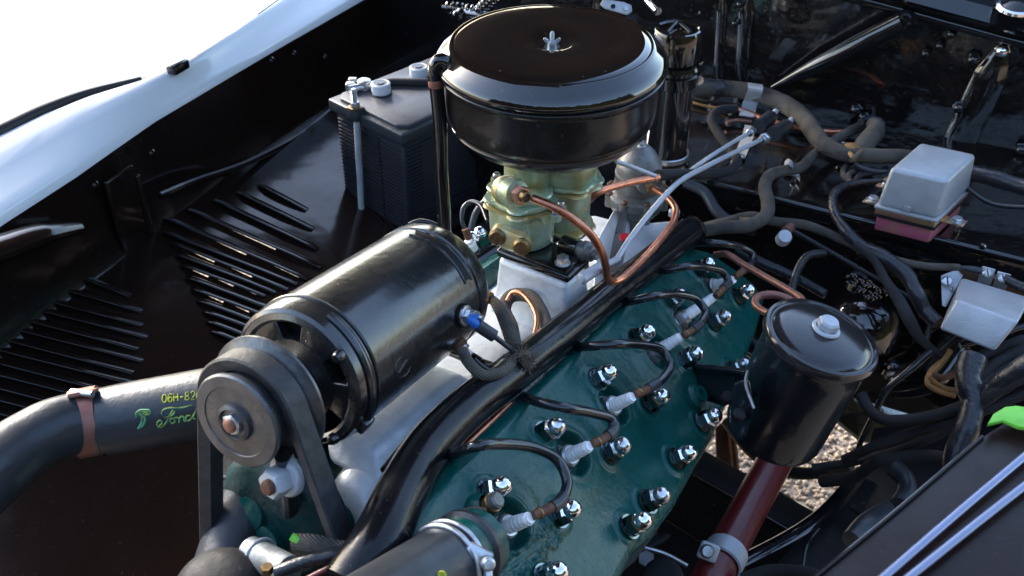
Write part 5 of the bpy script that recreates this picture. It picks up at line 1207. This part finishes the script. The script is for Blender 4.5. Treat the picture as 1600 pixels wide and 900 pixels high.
# ================================================================== HARNESSES ON THE LEDGE
def Zc(pts, z): return [Z(p[0], p[1], p[2] if len(p) > 2 else z) for p in pts]
hz = .985
wire('main_harness', Zc([(1060, 142), (1110, 138), (1150, 140), (1190, 148), (1230, 165), (1258, 188), (1275, 212), (1290, 228), (1320, 240), (1370, 244), (1420, 246), (1450, 262)], hz), [.0105, .0115, .0115, .0120, .0122, .0115, .0100, .0095, .0090], loom_cloth, 'thick brown braided harness curving along the ledge under the silver strap', 'harness', n=20, jit=.05)
wire('harness_tape', Zc([(1055, 142), (1090, 137), (1130, 138)], hz), .0125, tape_black, 'black tape wound round the left end of the thick harness', 'tape', n=20, jit=.12)
wire('branch_harness', Zc([(1368, 190), (1340, 200), (1300, 222), (1270, 244), (1250, 262), (1220, 268), (1203, 274), (1195, 292), (1200, 318), (1196, 338), (1170, 352), (1130, 356), (1095, 362), (1070, 378)], .972), [.0070, .0068, .0068, .0068, .0066, .0068, .0075, .0080, .0080, .0075, .0070, .0065], loom_cloth, 'braided harness branch dropping over the ledge edge in an S', 'harness', n=18, jit=.05)
wire('harness_riser', Zc([(1362, 192, .99), (1370, 200, .99), (1352, 225, .985), (1335, 250, .975)], .98), [.008, .0125, .0125, .011], loom_cloth, 'short thick cloth boot standing up from the harness junction', 'harness', n=20)
wire('harness_grommet', Zc([(1345, 190, .99), (1358, 186, .99), (1372, 188, .99), (1380, 196, .985)], .98), .005, tape_black, 'black knot of tape on top of the harness junction', 'tape', n=12, jit=.3)
g = G(); tube(g, Zc([(1320, 242), (1332, 238), (1345, 246)], .985), [.009, .0115, .009], yellow_wire, n=16, jit=.5); tube(g, Zc([(1325, 236), (1336, 250)], .99), .003, yellow_wire, n=8); tube(g, Zc([(1345, 238), (1330, 250)], .992), .0028, twine_mat, n=8)
one('harness_binding', g, 'tan string binding at the harness junction left of the silver regulator', 'binding')
for pts, r, mt, lb in (([(1336, 250), (1320, 262), (1318, 275), (1330, 285)], .0035, loom_cloth, 'small cloth wire loop hanging from the junction'),
                       ([(1342, 250), (1336, 265), (1325, 275), (1330, 290)], .0035, loom_cloth, 'second small cloth wire beside the wire loop'),
                       ([(1345, 270), (1330, 290), (1345, 275), (1375, 268), (1385, 262)], .0030, loom_dark, 'dark wire reaching the regulator top screw')):
    wire('branch_wire', Zc(pts, .968), r, mt, lb, 'wire')
wire('copper_ledge_line', Zc([(1128, 172), (1150, 170), (1170, 176), (1200, 188), (1250, 200), (1300, 206), (1352, 204)], .965), .0038, copper, 'bright copper line running along the ledge behind the rods', 'pipe', n=14)
wire('lower_copper_line', Zc([(1135, 192), (1150, 188), (1175, 190)], .957), .003, copper_dull, 'short red-brown line under the silver strap', 'pipe')
wire('grey_ledge_wire', Zc([(1070, 150), (1100, 158), (1160, 165), (1250, 192), (1330, 200), (1400, 218)], .960), .0026, loom_dark, 'thin grey wire along the firewall foot', 'wire')
wire('yellow_ledge_wire', Zc([(1068, 156), (1100, 165), (1140, 172)], .955), .0022, yellow_wire, 'thin tan wire at the firewall foot beside the oil filler', 'wire')
wire('steel_ledge_line', Zc([(1290, 215), (1340, 230), (1400, 245)], .955), .0022, zinc, 'thin steel line on the ledge left of the regulator', 'pipe')
# straps
def strap(name, c, wd, pts, lb):
    pts = Zc(pts, .95); g = G(); P = spline(pts, .002); T = B.cross(Z3)
    side = None; vs_ = []; fs = []
    dirs = (P[-1]-P[0]).normalized(); sd_ = dirs.cross(Z3).normalized()
    for p in P: vs_ += [p-sd_*wd/2, p+sd_*wd/2, p+sd_*wd/2+Z3*.0016-dirs*.0006, p-sd_*wd/2+Z3*.0016-dirs*.0006]
    for i in range(len(P)-1):
        for q in range(4): fs.append((i*4+q, i*4+(q+1) % 4, (i+1)*4+(q+1) % 4, (i+1)*4+q))
    fs.append((3, 2, 1, 0)); k = (len(P)-1)*4; fs.append((k, k+1, k+2, k+3)); g.add(vs_, fs, silver)
    t = thing(name, lb, 'strap', pts[-1]); link('band', g, t); g = G(); screw(g, c, Z3, .0045, .003, zinc); link('screw', g, t)
strap('harness_strap', Z(1175, 156, .975), .020, [(1178, 134, .985), (1180, 133, .998), (1180, 141, .999), (1177, 152, .985), (1172, 162, .97), (1168, 178, .966), (1166, 182, .966)], 'silver strap over the thick harness on the ledge')
strap('branch_strap', Z(1243, 273, .955), .013, [(1226, 258, .97), (1232, 254, .98), (1238, 258, .98), (1241, 266, .965), (1245, 274, .953), (1250, 280, .953)], 'small silver strap holding the harness branch at the ledge edge')
strap('flat_strap', Z(1158, 245, .956), .015, [(1172, 198, .956), (1168, 215, .955), (1160, 235, .954), (1155, 247, .954)], 'dull silver flat strap lying on the ledge under the rods')
# wires below ledge
cab('lower_harness', [(1090, 358, 1.22), (1130, 348, 1.21), (1175, 338, 1.21), (1210, 346, 1.20), (1260, 352, 1.19), (1310, 372, 1.18), (1370, 398, 1.16), (1440, 415, 1.15), (1500, 418, 1.14)], [.006, .0058, .0055, .005, .0045, .004], loom_cloth, 'long thin braided wire running below the ledge to the small silver box', 'harness', n=14)
cab('black_cable_under_pump', [(1070, 285, 1.26), (1100, 300, 1.25), (1120, 330, 1.24), (1150, 352, 1.23), (1180, 360, 1.22)], .007, rubber, 'black rubber cable diving behind the throttle rods', 'cable', n=14)
g = G(); tube(g, [PX(1155, 345, 1.185), PX(1180, 346, 1.182)], .0048, brass, n=14); one('brass_ferrule', g, 'small brass ferrule on the harness below the ledge', 'ferrule')
cab('regulator_lead', [(1378, 283, 1.235), (1345, 285, 1.235), (1315, 293, 1.225), (1302, 308, 1.21), (1305, 335, 1.19), (1325, 365, 1.17), (1345, 385, 1.165), (1380, 402, 1.15), (1415, 428, 1.14), (1430, 455, 1.13), (1445, 485, 1.13), (1465, 505, 1.12)], [.0035, .004, .005, .0055, .006, .0075, .0085, .009, .008, .008], tape_black, 'black taped wire sweeping from the regulator down to the small silver box', 'wire', n=14, jit=.15)
cab('grey_wire_drop', [(1335, 380, 1.155), (1365, 405, 1.15), (1385, 440, 1.14), (1405, 470, 1.13), (1418, 495, 1.12), (1435, 525, 1.12), (1455, 545, 1.12), (1475, 560, 1.12)], [.0045, .005, .005, .0068, .007, .005, .004], loom_dark, 'grey wire with a sleeve dropping to the right of the filter', 'wire', n=14)
cab('thin_drop_wire', [(1458, 545, 1.12), (1425, 575, 1.12), (1385, 610, 1.13), (1365, 650, 1.14), (1345, 690, 1.15), (1335, 720, 1.16)], [.0045, .004, .0035, .0028], wire_black, 'thin black wire slanting down over the hoses right of the filter', 'wire')
cab('support_bolt_arm', [(1235, 355, 1.19), (1228, 362, 1.18)], .006, copper_dull, 'short brown lug holding a white-tipped bolt below the ledge', 'lug')
g = G(); lathe(g, PX(1226, 370, 1.175), -CF+CU*.3, [(.0085, -.01), (.0085, 0), (.0075, .003), (0, .004)], rod_grey, n=20); one('white_tipped_bolt', g, 'round pale bolt end under the ledge above the far head', 'bolt')
# big hoses at the right
cab('upper_braided_hose', [(1345, 615, 1.12), (1358, 640, 1.11), (1380, 655, 1.09), (1420, 656, 1.07), (1465, 648, 1.05), (1520, 628, 1.03), (1570, 604, 1.01), (1620, 580, .99)], .0062, loom_dark, 'thick dark braided hose sweeping right of the filter, upper one', 'hose', n=18)
cab('lower_braided_hose', [(1320, 718, 1.14), (1370, 696, 1.10), (1420, 678, 1.08), (1480, 662, 1.05), (1540, 640, 1.03), (1620, 606, 1.0)], .0056, loom_dark, 'dark braided hose running just below the upper braided hose', 'hose', n=18)
cab('third_hose', [(1270, 732, 1.2), (1330, 722, 1.18), (1390, 708, 1.15), (1440, 690, 1.12), (1490, 668, 1.1)], .0052, loom_dark, 'dark hose crossing the gravel gap to the right', 'hose', n=16)
cab('fourth_hose', [(1285, 752, 1.2), (1335, 745, 1.16), (1370, 722, 1.13), (1410, 714, 1.12), (1460, 712, 1.1), (1495, 718, 1.08)], [.0075, .007, .0066, .006], loom_dark, 'lowest dark hose curving to the taped bundle', 'hose', n=16)
cab('taped_bundle', [(1520, 560, 1.05), (1512, 590, 1.04), (1520, 625, 1.03), (1512, 665, 1.02), (1498, 700, 1.02), (1490, 740, 1.02)], [.013, .0125, .012, .0115, .012, .010], tape_black, 'vertical black taped wire bundle beside the body edge', 'harness', n=22, jit=.2)
cab('flexible_conduit', [(1490, 660, 1.06), (1540, 620, 1.03), (1600, 575, 1.0), (1650, 545, .98)], .0115, tape_black, 'shiny black flexible conduit rising to the right picture edge', 'conduit', n=20, jit=.1)
cab('side_hose_loop', [(1395, 730, 1.1), (1412, 745, 1.09), (1418, 765, 1.08), (1405, 790, 1.06)], .010, rubber, 'dark hose loop fading into the lower right shadow', 'hose')
cab('bottom_braided_hose', [(1160, 905, 1.0), (1200, 892, 1.0), (1250, 893, .98), (1300, 905, .96)], .006, loom_dark, 'braided hose along the bottom edge right of the red tube', 'hose')
cab('rubber_end', [(1330, 845, 1.0), (1360, 825, 1.02), (1400, 805, 1.02)], [.010, .016, .018], rubber, 'fat black rubber end tucked under the body edge', 'hose')
for k, (pts, r, mt, lb) in enumerate((([(1478, 560, 1.12), (1455, 580, 1.11), (1450, 600, 1.10), (1470, 612, 1.10), (1492, 618, 1.1)], .0032, yellow_wire, 'tan wire hooked under the small silver box'),
                                     ([(1485, 548, 1.12), (1470, 570, 1.11), (1455, 590, 1.1), (1475, 606, 1.1), (1498, 610, 1.1)], .003, yellow_wire, 'second tan wire hooked under the small silver box'),
                                     ([(1515, 548, 1.12), (1500, 575, 1.11), (1475, 590, 1.1), (1455, 585, 1.1)], .0035, rust, 'brown wire curling below the small silver box'),
                                     ([(1600, 530, 1.08), (1560, 545, 1.08), (1525, 562, 1.07), (1500, 590, 1.06)], .0055, loom_dark, 'grey loom wire under the silver box, upper'),
                                     ([(1600, 545, 1.07), (1570, 560, 1.07), (1540, 580, 1.06), (1510, 610, 1.05)], .006, loom_dark, 'grey loom wire under the silver box, middle'),
                                     ([(1600, 562, 1.06), (1565, 580, 1.06), (1530, 600, 1.05)], .005, loom_dark, 'grey loom wire under the silver box, lower'),
                                     ([(1625, 505, 1.12), (1590, 512, 1.12), (1550, 528, 1.12), (1500, 540, 1.12)], .0035, wire_black, 'black wire right behind the small silver box'))):
    wire('loose_wire', [PX(*p) for p in pts], r, mt, lb, 'wire')
cab('vertical_harness_strand', [(1448, 480, 1.13), (1452, 510, 1.13), (1445, 540, 1.13)], .003, tape_black, 'short black wire hanging left of the small silver box')

# ================================================================== REGULATOR
rg = thing('voltage_regulator', 'silver-capped regulator on a gold and pink plated base upon the ledge', 'regulator', Z(1440, 345, .952))
# cap bottom outline at height zc
r0 = [Z(1385, 292, .985), Z(1470, 330, .985), Z(1508, 262, .985), Z(1430, 232, .985)]
cR = Z(1440, 318, .978); du_ = B; dv_ = (AH*.97+B*.24).normalized()
def rr(u_, v_, z_): return Vector((cR.x, cR.y, z_ + (.009 if z_ > .9615 else 0))) + du_*u_ + dv_*v_
hx_, hy_ = .0335, .046
def rect(s, z, sh=0.): return [rr(-hx_*s, -hy_*s+sh, z), rr(hx_*s, -hy_*s+sh, z), rr(hx_*s, hy_*s+sh, z), rr(-hx_*s, hy_*s+sh, z)]
g = G(); loft(g, [[rr(-hx_, -hy_, .978), rr(hx_, -hy_, .978), rr(hx_, hy_, .978), rr(-hx_, hy_, .978)], [rr(-hx_*.93, -hy_*.80, 1.024), rr(hx_*.93, -hy_*.80, 1.024), rr(hx_*.93, hy_*.90, 1.026), rr(-hx_*.93, hy_*.90, 1.026)]], silver, .0055, 5); link('cap', g, rg)
g = G(); prism(g, rect(1.04, .9745), Z3*.0035, silver, .001); box(g, rr(0, -hy_*1.0, .982), (du_, dv_, Z3), (.008, .002, .008), silver, .001); link('cap_flange', g, rg)
g = G(); prism(g, rect(1.0, .9665), Z3*.008, gold_zinc, .0015); link('base_plate', g, rg)
g = G(); prism(g, rect(.93, .9525), Z3*.0195, pink_zinc, .003, 3); link('base_foot', g, rg)
g = G(); prism(g, rect(1.02, .9635), Z3*.0028, dull_black, .0005); link('insulator', g, rg)
for s in (-1, 1):
    g = G(); c_ = rr(s*(hx_+.010), -.018 if s < 0 else -.020, .967); box(g, c_, (du_, dv_, Z3), (.026, .016, .002), gold_zinc, .0006); link('ear', g, rg)
    g = G(); hexhead(g, rr(s*(hx_+.014), -.018 if s < 0 else -.020, .968), Z3, .006, .005, zinc); lathe(g, rr(s*(hx_+.014), -.018 if s < 0 else -.020, .968), Z3, [(.008, 0), (.008, .0012), (0, .0012)], zinc, n=20); link('mount_bolt', g, rg)
for k in range(3):
    g = G(); c_ = rr(-hx_-.010, .004+k*.019, .978); box(g, c_, (du_, dv_, Z3), (.022, .009, .002), gold_zinc, .0005); screw(g, c_-du_*.002+Z3*.001, Z3, .0042, .0045, zinc); hexhead(g, c_-du_*.007-Z3*.003, Z3, .0035, .003, brass); link('terminal_tab', g, rg)
cab('regulator_wire', [(1385, 268, 1.27), (1365, 268, 1.27), (1345, 262, 1.27), (1335, 256, 1.27)], [.0028, .0045, .0045, .003], rubber, 'dark sleeved wire on the regulator middle terminal')
cab('right_ledge_conduit', [(1500, 268, 1.22), (1540, 275, 1.2), (1590, 290, 1.18), (1650, 305, 1.15)], .010, tape_black, 'shiny black conduit leaving right of the silver regulator', 'conduit', n=18, jit=.1)
cab('right_ledge_wire', [(1505, 290, 1.2), (1550, 318, 1.18), (1620, 325, 1.15)], .003, wire_black, 'thin black wire right of the silver regulator')

# small silver relay
rl_ = thing('horn_relay', 'small silver box with sloping sides on the wall right of the filter', 'relay', PF(1530, 490, .02))
f0 = [PX(1478, 432, 1.16), PX(1500, 430, 1.17), PX(1502, 425, 1.17), PX(1510, 422, 1.17), PX(1620, 445, 1.14), PX(1605, 480, 1.12), PX(1575, 545, 1.10), PX(1468, 515, 1.13)]
g = G()
a1, a2, a3, a4 = PX(1503, 433, 1.135), PX(1612, 465, 1.105), PX(1592, 503, 1.035), PX(1494, 468, 1.065)
b3, b4 = PX(1553, 550, 1.045), PX(1467, 515, 1.075)
dn = (a2-a1).cross(a4-a1).normalized()
if dn.dot(CF) < 0: dn = -dn
bk = AH*.055
loft(g, [[a1, a2, a3, a4], [a1.lerp(b4, .0)+Vector((0, .006, -.035)), a2+Vector((0, .006, -.035)), PX(1553, 550, 1.045), PX(1467, 515, 1.075)]], silver, .0035, 4); link('cover', g, rl_)
g = G(); P = [PX(1470, 432, 1.155), PX(1500, 420, 1.16), PX(1508, 425, 1.16), PX(1478, 480, 1.14), PX(1472, 478, 1.14)]
prism(g, P, AH*.003, rod_grey, .0006); screw(g, PX(1479, 440, 1.148), -CF+CU*.2, .0062, .003, zinc); screw(g, PX(1487, 452, 1.148), -CF+CU*.2, .003, .002, zinc); link('mounting_ear', g, rl_)
for x, y in ((1541, 428), (1565, 436)):
    g = G(); box(g, PX(x, y+3, 1.135), (B, Z3, AH), (.014, .022, .002), zinc, .001); screw(g, PX(x, y, 1.13), -CF+CU*.4, .0052, .004, zinc); link('terminal', g, rl_)
g = G(); box(g, PX(1553, 440, 1.15), (B, Z3, AH), (.075, .014, .01), rust, .001); link('terminal_board', g, rl_)
cab('relay_wire', [(1500, 418, 1.14), (1515, 420, 1.14), (1535, 424, 1.135)], [.0024, .004, .004], rubber, 'dark sleeved wire end on the small silver box terminal')
cab('relay_wire_right', [(1570, 435, 1.13), (1590, 445, 1.12), (1630, 462, 1.1)], .0055, tape_black, 'black taped wire leaving the small silver box to the right')
